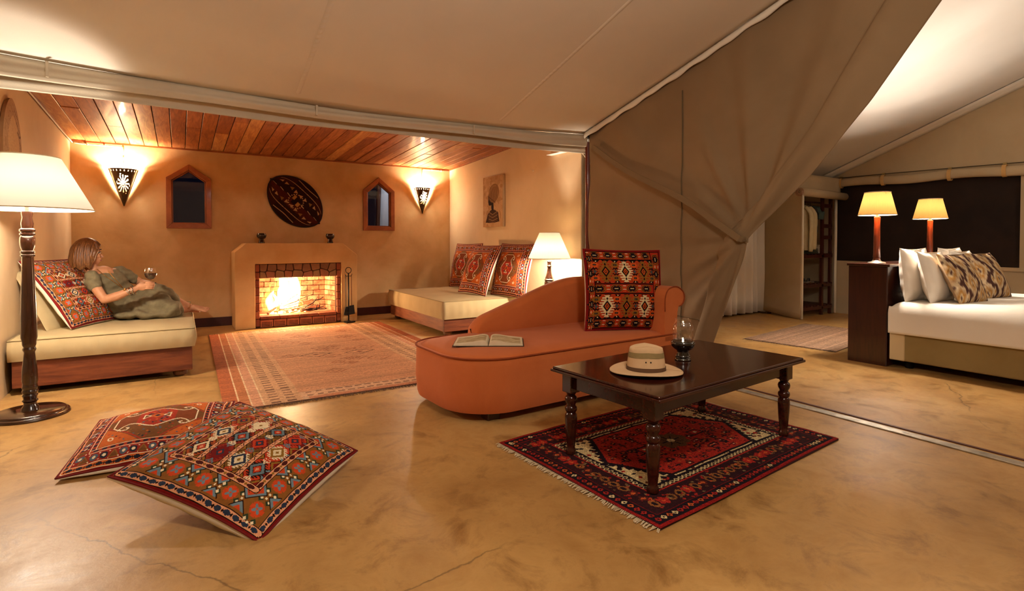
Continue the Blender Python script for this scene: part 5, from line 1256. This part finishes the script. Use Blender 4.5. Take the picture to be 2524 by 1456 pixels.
# goblets on the mantel
for i,x in enumerate((.935,1.845)):
    gb=thing('pottery_goblet',['dark glazed goblet at the left end of the mantel','dark glazed goblet at the right end of the mantel'][i],'goblet',(x,7.92,1.132),group='goblets on the mantel')
    MB().lathe([(.042,0),(.044,.005),(.038,.02),(.032,.045),(.03,.055),(.05,.068),(.06,.088),(.062,.105),(.056,.125),(.052,.136),(.048,.136),(.052,.122),(.055,.105),(.045,.08),(.001,.07)],28).build('cup',ceram if i==0 else mat('red_brown_glaze','2A0F08',.15,coat=.8),gb,autos=50)
    MB().lathe([(.0615,.100),(.0628,.105),(.0615,.11)],28).build('rim_band',ceram,gb,autos=50)
# ------------------------------------------------------------------ shield on the back wall
def shield_img(w_=180,h=240):
    cv=Cv(w_,h,h/w_,'3A1A0C'); asp=h/w_; DK,TN,RB='24120A','B58A58','5A2010'
    cv.rect(0,asp*.30,1,asp*.70,'2A140A'); cv.rect(.30,0,.70,asp,'4A1C0E')
    cv.rect(.5,0,.74,asp,'2A150B')
    for s,xx in ((-1,.26),(1,.76)):
        for k in range(9):
            y=asp*(.12+.76*k/8); x=xx+s*.10*math.sin(math.pi*k/8)*-1
            cv.poly([(x-.045,y-.03),(x+.045,y-.03),(x,y+.05)] if (k+s)%2 else [(x-.045,y+.04),(x+.045,y+.04),(x,y-.04)],TN if k not in (2,6) else '8A6030')
        P=[(xx+s*(.14-.10*math.sin(math.pi*t)),asp*(.08+.84*t)) for t in np.linspace(0,1,20)]; cv.line(P,.014,TN)
        P=[(xx+s*(.20-.06*math.sin(math.pi*t)),asp*(.3+.4*t)) for t in np.linspace(0,1,12)]; cv.line(P,.016,TN)
    for k in range(7):
        if k in (3,): continue
        y=asp*(.08+.84*k/6.0); cv.line([(.5,y-.03),(.52,y+.06)],.014,'D0AC78')
    c=(.5,asp*.5)
    for k in range(20): cv.ell((c[0]+.16*math.cos(k*.314),c[1]+.16*math.sin(k*.314)),.014,.014,TN)
    cv.box(c,.09,.08,DK); cv.box((c[0]-.03,c[1]-.07),.05,.035,'A8783C'); cv.box((c[0]+.05,c[1]+.08),.05,.03,'A8783C')
    return cv.img
shd=thing('painted_shield','dark oval leather shield with pale triangle patterns above the mantel','shield'); frame(shd,Vector((.30,0,.318)).normalized(),(-.66,0,.62),(1.425,YB-.035,1.735))
def shf(U,V):
    t=2*V-1; hw=.315*np.power(np.clip(1-np.abs(t)**2.0,0,1),.62); a=2*U-1; x=a*hw; z=t*.445
    return x,-.03*np.clip((1-a*a)*(1-t*t),0,1)-.002,z
si=shield_img(); me=grid_mesh('face',shf,si.shape[1],si.shape[0]); paint(me,si); me.materials.append(TEX); f=bpy.data.objects.new('face',me); COL.objects.link(f); f.parent=shd
pts=[]
for t in list(np.linspace(-1,1,40)): pts.append((.315*max(0,1-abs(t)**2)**.62,0,t*.445))
for t in list(np.linspace(1,-1,40))[1:]: pts.append((-.315*max(0,1-abs(t)**2)**.62,0,t*.445))
MB().tube(pts,.009,6,cap=False).build('rim',mat('shield_rim','1C0E08',.7),shd,smooth=True)
for z in (-.445,.445): MB().sphere((0,0,z),(.014,.012,.02),10,6).build('tip',MATS['shield_rim'],shd,smooth=True)
MB().box(-.05,.05,.0,.034,-.05,.05).build('grip',MATS['shield_rim'],shd)
# ------------------------------------------------------------------ pictures
def port(w_=132,h=172):
    asp=h/w_; cv=Cv(w_,h,asp,'AE875C'); rr=random.Random(1); D,M,Lt='2A170E','5E3D22','8E6A42'
    for i in range(140): cv.ell((rr.random(),rr.random()*asp),rr.uniform(.03,.1),rr.uniform(.03,.12),rr.choice(['B48E64','A98358','B8946A','A27A50']))
    y=lambda t:asp*t   # v grows upward on the canvas
    cv.poly([(.14,y(.09)),(.26,y(.26)),(.40,y(.33)),(.62,y(.33)),(.78,y(.28)),(.84,y(.10)),(.60,y(.08)),(.30,y(.08))],'3E2414')
    for k in range(6): cv.line([(.30,y(.30-.035*k)),(.5,y(.24-.03*k)),(.74,y(.30-.035*k))],.02,M if k%2 else Lt)
    cv.poly([(.44,y(.32)),(.56,y(.32)),(.54,y(.50)),(.42,y(.50))],D)
    cv.poly([(.26,y(.64)),(.46,y(.60)),(.48,y(.48)),(.40,y(.42)),(.31,y(.43)),(.27,y(.50)),(.29,y(.55))],D)
    cv.ell((.56,y(.66)),.27,.23,'7E5832',.5)
    for k in range(8): cv.line([(.36+.05*k,y(.80)-.012*k),(.46+.04*k,y(.66)),(.42+.05*k,y(.52)+.01*k)],.016,Lt if k%2 else M)
    cv.line([(.27,y(.62)),(.38,y(.72)),(.50,y(.80)),(.66,y(.80))],.03,Lt); cv.line([(.30,y(.60)),(.46,y(.54)),(.62,y(.48))],.03,M)
    return cv.img
pc=thing('canvas_portrait','canvas print of a figure in a headwrap on the right alcove wall','picture',(XR-.002,6.70,1.74)); 
pi_=port(); 
me=grid_mesh('canvas_face',lambda U,V:(-.036+0*U,.285-.57*U,-.37+.74*V),pi_.shape[1],pi_.shape[0]); paint(me,pi_); me.materials.append(TEX); f=bpy.data.objects.new('canvas_face',me); COL.objects.link(f); f.parent=pc
MB().box(-.0345,0,-.286,.286,-.371,.371).build('stretcher_frame',mat('canvas_edge','CDB896',.9),pc)
def plaque(w_=50,h=90):
    asp=h/w_; cv=Cv(w_,h,asp,'A08060'); rr=random.Random(3)
    for i in range(60): cv.line([(rr.random(),rr.random()*asp),(rr.random(),rr.random()*asp)],.012,rr.choice(['987858','A8896A','8E6E50']))
    cv.ell((.36,asp*.60),.22,.42,'B8966E'); 
    for k in range(5): cv.line([(.5,asp*(.9-.05*k)),(.8,asp*(.78-.06*k))],.02,rr.choice(['B89470','5E4028']))
    cv.line([(.40,asp*.42),(.52,asp*.40),(.66,asp*.42)],.03,'5A3A22'); cv.line([(.55,asp*.7),(.66,asp*.66),(.8,asp*.68)],.03,'5A3A22')
    return cv.img
pq=thing('carved_wood_plaque','carved pale wooden face plaque on the left alcove wall','plaque',(XL+.004,5.53,1.83))
pl=plaque()
def plf(U,V):
    t=2*V-1; hw=.27*np.power(np.clip(1-np.abs(t)**2.2,0,1),.6); a=2*U-1
    return .022+.03*np.clip((1-a*a)*(1-t*t),0,1),a*hw,t*.43
me=grid_mesh('carved_face',plf,pl.shape[1],pl.shape[0]); paint(me,pl); me.materials.append(TEX); f=bpy.data.objects.new('carved_face',me); COL.objects.link(f); f.parent=pq
rings=[[(x,s*.27*max(0,1-abs(t)**2.2)**.6,t*.43) for s,t in [(1,q) for q in np.linspace(-1,1,24)]+[(-1,q) for q in np.linspace(1,-1,24)]] for x in (0,.022)]
MB().loft(rings).build('edge',mat('plaque_edge','7A5838',.8),pq)
# ------------------------------------------------------------------ reclining woman
PO=Vector((-.42,6.22,.43))
pw_=thing('person','woman in olive dress and brown bob reclining with a glass of red wine','person',tuple(PO))
def L3(p): return Vector(p)-PO
def ell_ring(c,a,b,n=20): return [tuple(Vector(c)+a*math.cos(t)+b*math.sin(t)) for t in np.linspace(0,2*math.pi,n,endpoint=False)]
def remesh(mb,name,m,voxel,parent,smooth_it=4,disp=None):
    me=mb.mesh(name,True); o=bpy.data.objects.new(name,me); COL.objects.link(o)
    md=o.modifiers.new('r','REMESH'); md.mode='VOXEL'; md.voxel_size=voxel; md.use_smooth_shade=True
    if smooth_it: sm=o.modifiers.new('s','SMOOTH'); sm.factor=.5; sm.iterations=smooth_it
    dg=bpy.context.evaluated_depsgraph_get(); ev=o.evaluated_get(dg); m2=bpy.data.meshes.new_from_object(ev)
    o.modifiers.clear(); o.data=m2; m2.name=name
    if disp:
        n=len(m2.vertices); co=np.empty(n*3,np.float32); m2.vertices.foreach_get('co',co); co=co.reshape(n,3); no=np.empty(n*3,np.float32); m2.vertices.foreach_get('normal',no); no=no.reshape(n,3)
        co+=no*disp(co)[:,None]; m2.vertices.foreach_set('co',co.ravel().astype(np.float32)); m2.update()
    m2.materials.clear(); m2.materials.append(m); m2.polygons.foreach_set('use_smooth',[True]*len(m2.polygons)); o.parent=parent; return o
def limb(mb,pts,rad,seg=16,n=6,ends=True):
    P=smooth_pts([tuple(L3(p)) for p in pts],n); R_=[float(r) for r in np.interp(np.linspace(0,len(rad)-1,len(P)),range(len(rad)),rad)]
    mb.tube(P,R_,seg)
    if ends: mb.sphere(P[0],R_[0],12,8); mb.sphere(P[-1],R_[-1],12,8)
skin=mat('warm_skin','B07A58',.55,'BD8763',18,3,spec=.3)
bm_=MB()
# head frame
hc=Vector((-.722,6.14,1.045)); fw_=Vector((1,.06,-.02)).normalized(); up_=Vector((-.10,0,1)); up_=(up_-fw_*up_.dot(fw_)).normalized(); sd_=up_.cross(fw_)
def H(f,s,u): return tuple(L3(hc+fw_*f+sd_*s+up_*u))
HM=Matrix((fw_,sd_,up_)).transposed().to_4x4(); HM.translation=L3(hc)
bm_.sphere((0,0,.012),(.098,.076,.098),24,16,M=HM)
bm_.sphere((.03,0,-.045),(.066,.058,.070),20,14,M=HM)
bm_.sphere((.062,0,-.088),(.026,.024,.020),12,8,M=HM)          # chin
bm_.sphere((.082,0,-.058),(.018,.024,.010),12,8,M=HM)          # upper lip
bm_.sphere((.080,0,-.068),(.018,.022,.009),12,8,M=HM)          # lower lip
bm_.tube([H(.088,0,.012),H(.098,0,-.012),H(.113,0,-.032),H(.092,0,-.040)],[.009,.010,.012,.010],10)  # nose
bm_.sphere((.106,.0,-.033),(.010,.014,.008),10,6,M=HM)
for s in (-1,1):
    bm_.sphere((.070,s*.036,-.022),(.026,.024,.022),12,8,M=HM)  # cheeks
    bm_.sphere((.084,s*.030,.028),(.012,.026,.008),10,6,M=HM)   # brow ridge
    bm_.sphere((-.002,s*.075,-.018),(.018,.010,.030),12,8,M=HM) # ears
limb(bm_,[hc-up_*.06-fw_*.01,(-.690,6.135,.905),(-.665,6.13,.85)],[.050,.048,.058])
# torso under the dress, arms
SN,SF=Vector((-.685,5.985,.835)),Vector((-.50,6.27,.865))
limb(bm_,[SN,(-.60,6.13,.845),SF],[.036,.055,.036]); limb(bm_,[(-.61,6.13,.83),(-.53,6.2,.68),(-.43,6.28,.55)],[.10,.10,.11])
limb(bm_,[SN,(-.635,5.915,.735),(-.577,5.872,.638)],[.038,.042,.035]); limb(bm_,[(-.577,5.872,.638),(-.49,5.855,.665),(-.42,5.845,.695),(-.352,5.84,.722)],[.037,.039,.031,.024])
limb(bm_,[SF,(-.41,6.34,.80),(-.335,6.36,.745)],[.038,.042,.034]); limb(bm_,[(-.335,6.36,.745),(-.27,6.30,.735),(-.215,6.245,.715)],[.035,.033,.024])
# right hand around the stem of the glass
GX,GY=-.236,5.846
bm_.sphere(tuple(L3((-.302,5.836,.742))),(.050,.017,.036),16,10)
for k,dz in enumerate((.028,.010,-.008,-.025)):
    z=.748+dz; l=(.0,.004,.0,-.006)[k]
    P=[(-.275,5.830,z),(-.248+l,5.826,z+.002),(-.221+l,5.836,z),(-.215+l,5.857,z-.002),(-.232,5.868,z-.003)]
    bm_.tube(smooth_pts([tuple(L3(p)) for p in P],4),[.0095]*6+[.0088]*5+[.008]*6,10); bm_.sphere(tuple(L3(P[-1])),.008,8,6)
P=[(-.325,5.845,.760),(-.29,5.862,.779),(-.258,5.868,.783),(-.240,5.862,.781)]
bm_.tube(smooth_pts([tuple(L3(p)) for p in P],4),[.013]*4+[.011]*4+[.009]*5,10); bm_.sphere(tuple(L3(P[-1])),.009,8,6)
# left hand resting on the knee
wv=Vector((-.215,6.245,.715)); dv=(Vector((-.10,6.19,.645))-wv).normalized(); sv=Vector((-.35,-.94,.0)); sv=(sv-dv*sv.dot(dv)).normalized(); nv=dv.cross(sv)
if nv.z<0: nv=-nv
pm=Matrix((dv,sv,nv)).transposed().to_4x4(); pm.translation=L3(wv+dv*.055)
bm_.sphere((0,0,0),(.052,.037,.014),16,10,M=pm)
for k,(o_,ln_) in enumerate(((.030,.062),(.011,.072),(-.009,.068),(-.027,.052))):
    b0=wv+dv*.085+sv*o_; P=[b0,b0+dv*ln_*.4+nv*.004,b0+dv*ln_*.75-nv*.012,b0+dv*ln_-nv*.03]
    bm_.tube(smooth_pts([tuple(L3(p)) for p in P],4),[.009]*5+[.0082]*4+[.0072]*4,10); bm_.sphere(tuple(L3(P[-1])),.0072,8,6)
P=[wv+dv*.03+sv*.03,wv+dv*.055+sv*.052-nv*.004,wv+dv*.085+sv*.058-nv*.012]
bm_.tube(smooth_pts([tuple(L3(p)) for p in P],4),[.012,.012,.012,.011,.011,.010,.010,.009,.0085],10); bm_.sphere(tuple(L3(P[-1])),.0085,8,6)
# legs
KF,AF=Vector((-.175,6.15,.655)),Vector((.075,6.33,.482)); KN,AN=Vector((-.065,5.985,.500)),Vector((.03,6.32,.462))
limb(bm_,[(-.42,6.42,.54),(-.30,6.28,.61),KF],[.085,.075,.055]); limb(bm_,[KF,(-.09,6.215,.595),(-.01,6.27,.535),AF],[.053,.050,.040,.030])
limb(bm_,[(-.42,6.2,.52),(-.24,6.08,.515),KN],[.08,.062,.044]); limb(bm_,[KN,(-.04,6.12,.478),(.0,6.24,.468),AN],[.043,.042,.036,.03])
def foot(A,dirv,upv,ln_):
    d_=Vector(dirv).normalized(); u_=Vector(upv); u_=(u_-d_*u_.dot(d_)).normalized(); s_=u_.cross(d_)
    bm_.sphere(tuple(L3(A-d_*.03-u_*.012)),.028,12,8)
    P=[A-d_*.028-u_*.01,A+d_*.035-u_*.004,A+d_*.09-u_*.016,A+d_*.13-u_*.024]
    rings=[]
    for p,(a,b) in zip(P,((.027,.030),(.030,.032),(.037,.022),(.040,.014))): rings.append(ell_ring(L3(p),s_*a,u_*b))
    bm_.loft(rings)
    for k,(o_,l_,r_) in enumerate(((.028,.048,.0115),(.009,.046,.0088),(-.008,.041,.0082),(-.022,.034,.0076),(-.034,.026,.007))):
        b0=A+d_*.118+s_*o_-u_*.026; P2=[b0,b0+d_*l_*.6+u_*.003,b0+d_*l_-u_*.004]
        bm_.tube([tuple(L3(p)) for p in P2],[r_*1.05,r_,r_*.85],10); bm_.sphere(tuple(L3(P2[-1])),r_*.85,8,6)
foot(AF,(1,-.18,-.10),(.1,-.55,.84),.2); foot(AN,(.8,.5,-.02),(0,-.5,.85),.2)
body=remesh(bm_,'body',skin,.0048,pw_,3)
# dress
dm=MB()
shv=(SF-SN).normalized()
def tor(c,w_,d_,tilt):
    n_=Vector(tilt).normalized(); a=(shv-n_*shv.dot(n_)).normalized(); b=n_.cross(a); return ell_ring(L3(c),a*w_,b*d_,28)
dm.loft([tor((-.632,6.125,.872),.10,.060,(-.35,0,1)),tor((-.612,6.125,.855),.165,.075,(-.35,0,1)),tor((-.60,6.125,.82),.19,.095,(-.4,.1,1)),tor((-.565,6.145,.76),.178,.112,(-.45,.2,1)),tor((-.52,6.18,.68),.168,.115,(-.5,.25,1)),tor((-.47,6.22,.60),.182,.125,(-.5,.3,1)),tor((-.43,6.25,.53),.20,.135,(-.4,.3,1)),tor((-.40,6.26,.475),.19,.12,(-.2,.2,1))])
limb(dm,[SN+Vector((.01,.01,.0)),(-.663,5.952,.782),(-.648,5.93,.752)],[.058,.058,.055]); limb(dm,[SF,(-.445,6.315,.825),(-.405,6.34,.795)],[.058,.057,.053])
limb(dm,[(-.42,6.40,.545),(-.30,6.27,.622),(-.175,6.155,.662),(-.12,6.195,.615),(-.085,6.22,.588)],[.11,.10,.078,.074,.070])
limb(dm,[(-.42,6.18,.53),(-.24,6.07,.520),(-.075,5.985,.503)],[.115,.097,.080])
limb(dm,[(-.35,6.2,.52),(-.2,6.1,.515),(-.08,6.05,.50),(-.045,6.10,.49)],[.13,.105,.085,.07])
limb(dm,[(-.30,6.2,.60),(-.17,6.09,.585),(-.09,6.06,.54)],[.08,.07,.055])
dm.sphere(tuple(L3((-.25,6.02,.475))),(.20,.12,.045),20,10); dm.sphere(tuple(L3((-.40,6.1,.47))),(.14,.14,.04),20,10)
def folds(co):
    x,y,z=co[:,0],co[:,1],co[:,2]
    return (.010*np.sin(38*(z+.35*x)+6*np.sin(9*x))*np.clip((.33-z)*4,0,1)*np.clip((x+.1)*6,0,1)+.004*np.sin(60*(y-.4*x)+4*np.sin(14*z))*np.clip((x)*5,0,1)+.004*np.sin(55*(x*.7+z*.9)+3*np.sin(20*y))+.003*np.sin(90*(z-.5*x))*np.clip((z-.15)*5,0,1)+.002)
dress=remesh(dm,'dress',mat('olive_linen_dress','6B6047',.9,'766B50',30,3,bump=.1,bscale=300),.009,pw_,5,folds)
# hair: bob
hairm=mat('brown_streaked_hair','40240F',.45,'9A6232',22,4,stretch=(6,6,.5),spec=.45,lo=.3,hi=.75,dist=.5)
def strand(phi,t):
    j=1+.012*math.sin(phi*31+2*math.sin(phi*5))+.010*math.sin(phi*71+1)+.006*math.sin(phi*143)
    return j
def bob(u,v):
    ph=R(-104)+R(208)*u            # 0 = back of the head
    if v<.5: th=v/.5*math.pi/2; rr=math.sin(th); z=.122*math.cos(th)+.012
    else:
        q=(v-.5)/.5; rr=1.0+.10*math.sin(q*2.2)-.14*q**3; z=.012-.150*q-.012*math.sin(ph*9)*q
    k=strand(ph,v)
    f=-math.cos(ph)*rr*.116*k-.012*min(1,v*2); s=math.sin(ph)*rr*.098*k
    return H(f+.008,s,z)
hm_=MB(); hm_.grid(bob,260,40)
def cap(u,v):
    ph=2*math.pi*u; th=v*R(62+8*math.cos(ph*3)); k=strand(ph,v); fr=(1-math.cos(ph))/2
    return H(-math.cos(ph)*math.sin(th)*.113*k,math.sin(ph)*math.sin(th)*.092*k,.122*math.cos(th)*(1.0)+.016-.012*fr*v)
hm_.grid(cap,120,16)
for s in (-1,1):       # side fringe framing the face
    for k in range(5):
        a=k/4; P=[H(.020+.035*a,s*(.03+.006*k),.122-.02*a),H(.045+.026*a,s*(.062+.008*a),.080-.01*k),H(.036+.016*a,s*(.083),.02-.006*k),H(.022+.012*a,s*(.089-.006*a),-.05-.008*k),H(.012+.01*a,s*(.083),-.118-.004*k)]
        hm_.tube(smooth_pts(P,4),[.010]*6+[.013]*6+[.006]*5,8)
hm_.build('hair',hairm,pw_,smooth=True,solid=.012)
for s in (-1,1):
    MB().sphere((.0855,s*.0335,.006),(.010,.015,.0085),12,8,M=HM).build('eye',mat('eye_white','CFC2B4',.3),pw_,smooth=True)
    MB().sphere((.0935,s*.0335,.005),(.004,.0062,.0066),10,6,M=HM).build('iris',mat('dark_iris','1A0F0A',.2),pw_,smooth=True)
    MB().tube([H(.0925,s*.016,.0135),H(.0965,s*.032,.0165),H(.086,s*.050,.009)],.0028,6).build('eyelid',mat('dark_lash','2A1610',.7),pw_,smooth=True)
    MB().tube([H(.096,s*.014,.032),H(.098,s*.03,.038),H(.084,s*.050,.032)],[.003,.0035,.002],6).build('eyebrow',MATS['dark_lash'],pw_,smooth=True)
MB().tube([H(.0935,-.020,-.064),H(.100,-.008,-.0625),H(.1005,.008,-.0625),H(.0935,.020,-.064)],[.003,.0055,.0055,.003],8).build('lips',mat('lip_rose','9A5244',.5),pw_,smooth=True)
silver=mat('silver_bangle','CFC8BC',.2,metal=1.0)
ax=(Vector((-.352,5.84,.722))-Vector((-.42,5.845,.695))).normalized(); u0=ax.cross(Vector((0,1,0))).normalized(); u1=ax.cross(u0)
for k in range(4):
    c=Vector((-.405,5.845,.700))+ax*(.013*k); rr=.036+.004*(k%2); tl_=ax*.004*(k%2-.5)
    MB().tube([tuple(L3(c+u0*math.cos(a)*rr+u1*math.sin(a)*rr+tl_*math.sin(a*2)*2)) for a in np.linspace(0,2*math.pi,25)],.0034,6,cap=False).build('bangle',silver,pw_,smooth=True)
gold=mat('gold_chain','B07A3A',.35,metal=.8)
def chestpt(x,y,z,off=0): return tuple(L3((x,y,z)))
from mathutils.bvhtree import BVHTree
_bv=[BVHTree.FromPolygons([v.co[:] for v in o_.data.vertices],[tuple(p.vertices) for p in o_.data.polygons]) for o_ in (dress,body)]
def drape_on(p):
    best=None
    for b_ in _bv:
        h=b_.find_nearest(Vector(p))
        q=h[0]+h[1]*.004
        if best is None or (Vector((1,-1.2,.2))).dot(q)>(Vector((1,-1.2,.2))).dot(best): best=q
    return tuple(best)
def chest_hit(t):
    c=L3((0,0,1.15)); d_=(L3(t)-c).normalized(); best=None
    for b_ in _bv:
        h=b_.ray_cast(c,d_)
        if h[0] is not None and (best is None or h[3]<best[1]): best=(h[0]-d_*.004,h[3])
    return tuple(best[0]) if best else tuple(L3(t))
nk=smooth_pts([(-.649,6.05,.907),(-.600,6.05,.853),(-.550,6.05,.807),(-.461,6.05,.725),(-.508,6.05,.798),(-.541,6.05,.844),(-.567,6.05,.886)],8); nk_end=(-.445,6.05,.705)
MB().tube([chest_hit(p) for p in nk],.003,6).build('necklace',gold,pw_,smooth=True)
MB().sphere(chest_hit(nk_end),(.010,.008,.016),10,8).build('pendant',gold,pw_,smooth=True)
wc=Vector((-.225,6.255,.718)); wa=(Vector((-.215,6.245,.715))-Vector((-.27,6.30,.735))).normalized(); w0=wa.cross(Vector((0,0,1))).normalized(); w1=wa.cross(w0)
MB().tube([tuple(L3(wc+w0*math.cos(a)*.029+w1*math.sin(a)*.029)) for a in np.linspace(0,2*math.pi,21)],.006,6,cap=False).build('wrist_watch',black_iron,pw_,smooth=True)
aa=(AF-Vector((-.01,6.27,.535))).normalized(); a0_=aa.cross(Vector((0,0,1))).normalized(); a1_=aa.cross(a0_)
MB().tube([tuple(L3(AF-aa*.03+a0_*math.cos(a)*.034+a1_*math.sin(a)*.034)) for a in np.linspace(0,2*math.pi,25)],.002,6,cap=False).build('anklet',gold,pw_,smooth=True)
# wine glass in her hand
wg=thing('wine_glass','glass of red wine held in the woman\'s right hand','glass',(GX,GY,.705))
MB().lathe([(.001,.0),(.034,.001),(.034,.003),(.008,.006),(.0035,.012),(.0032,.085),(.006,.094),(.026,.105),(.043,.125),(.050,.150),(.048,.180),(.042,.205)],32,cap=False).build('glass_bowl',clear,wg,smooth=True)
MB().lathe([(.001,.099),(.0245,.108),(.041,.127),(.0478,.150),(.0477,.160),(.001,.160)],32).build('wine',mat('red_wine','16030A',.1,spec=.5),wg,autos=40)
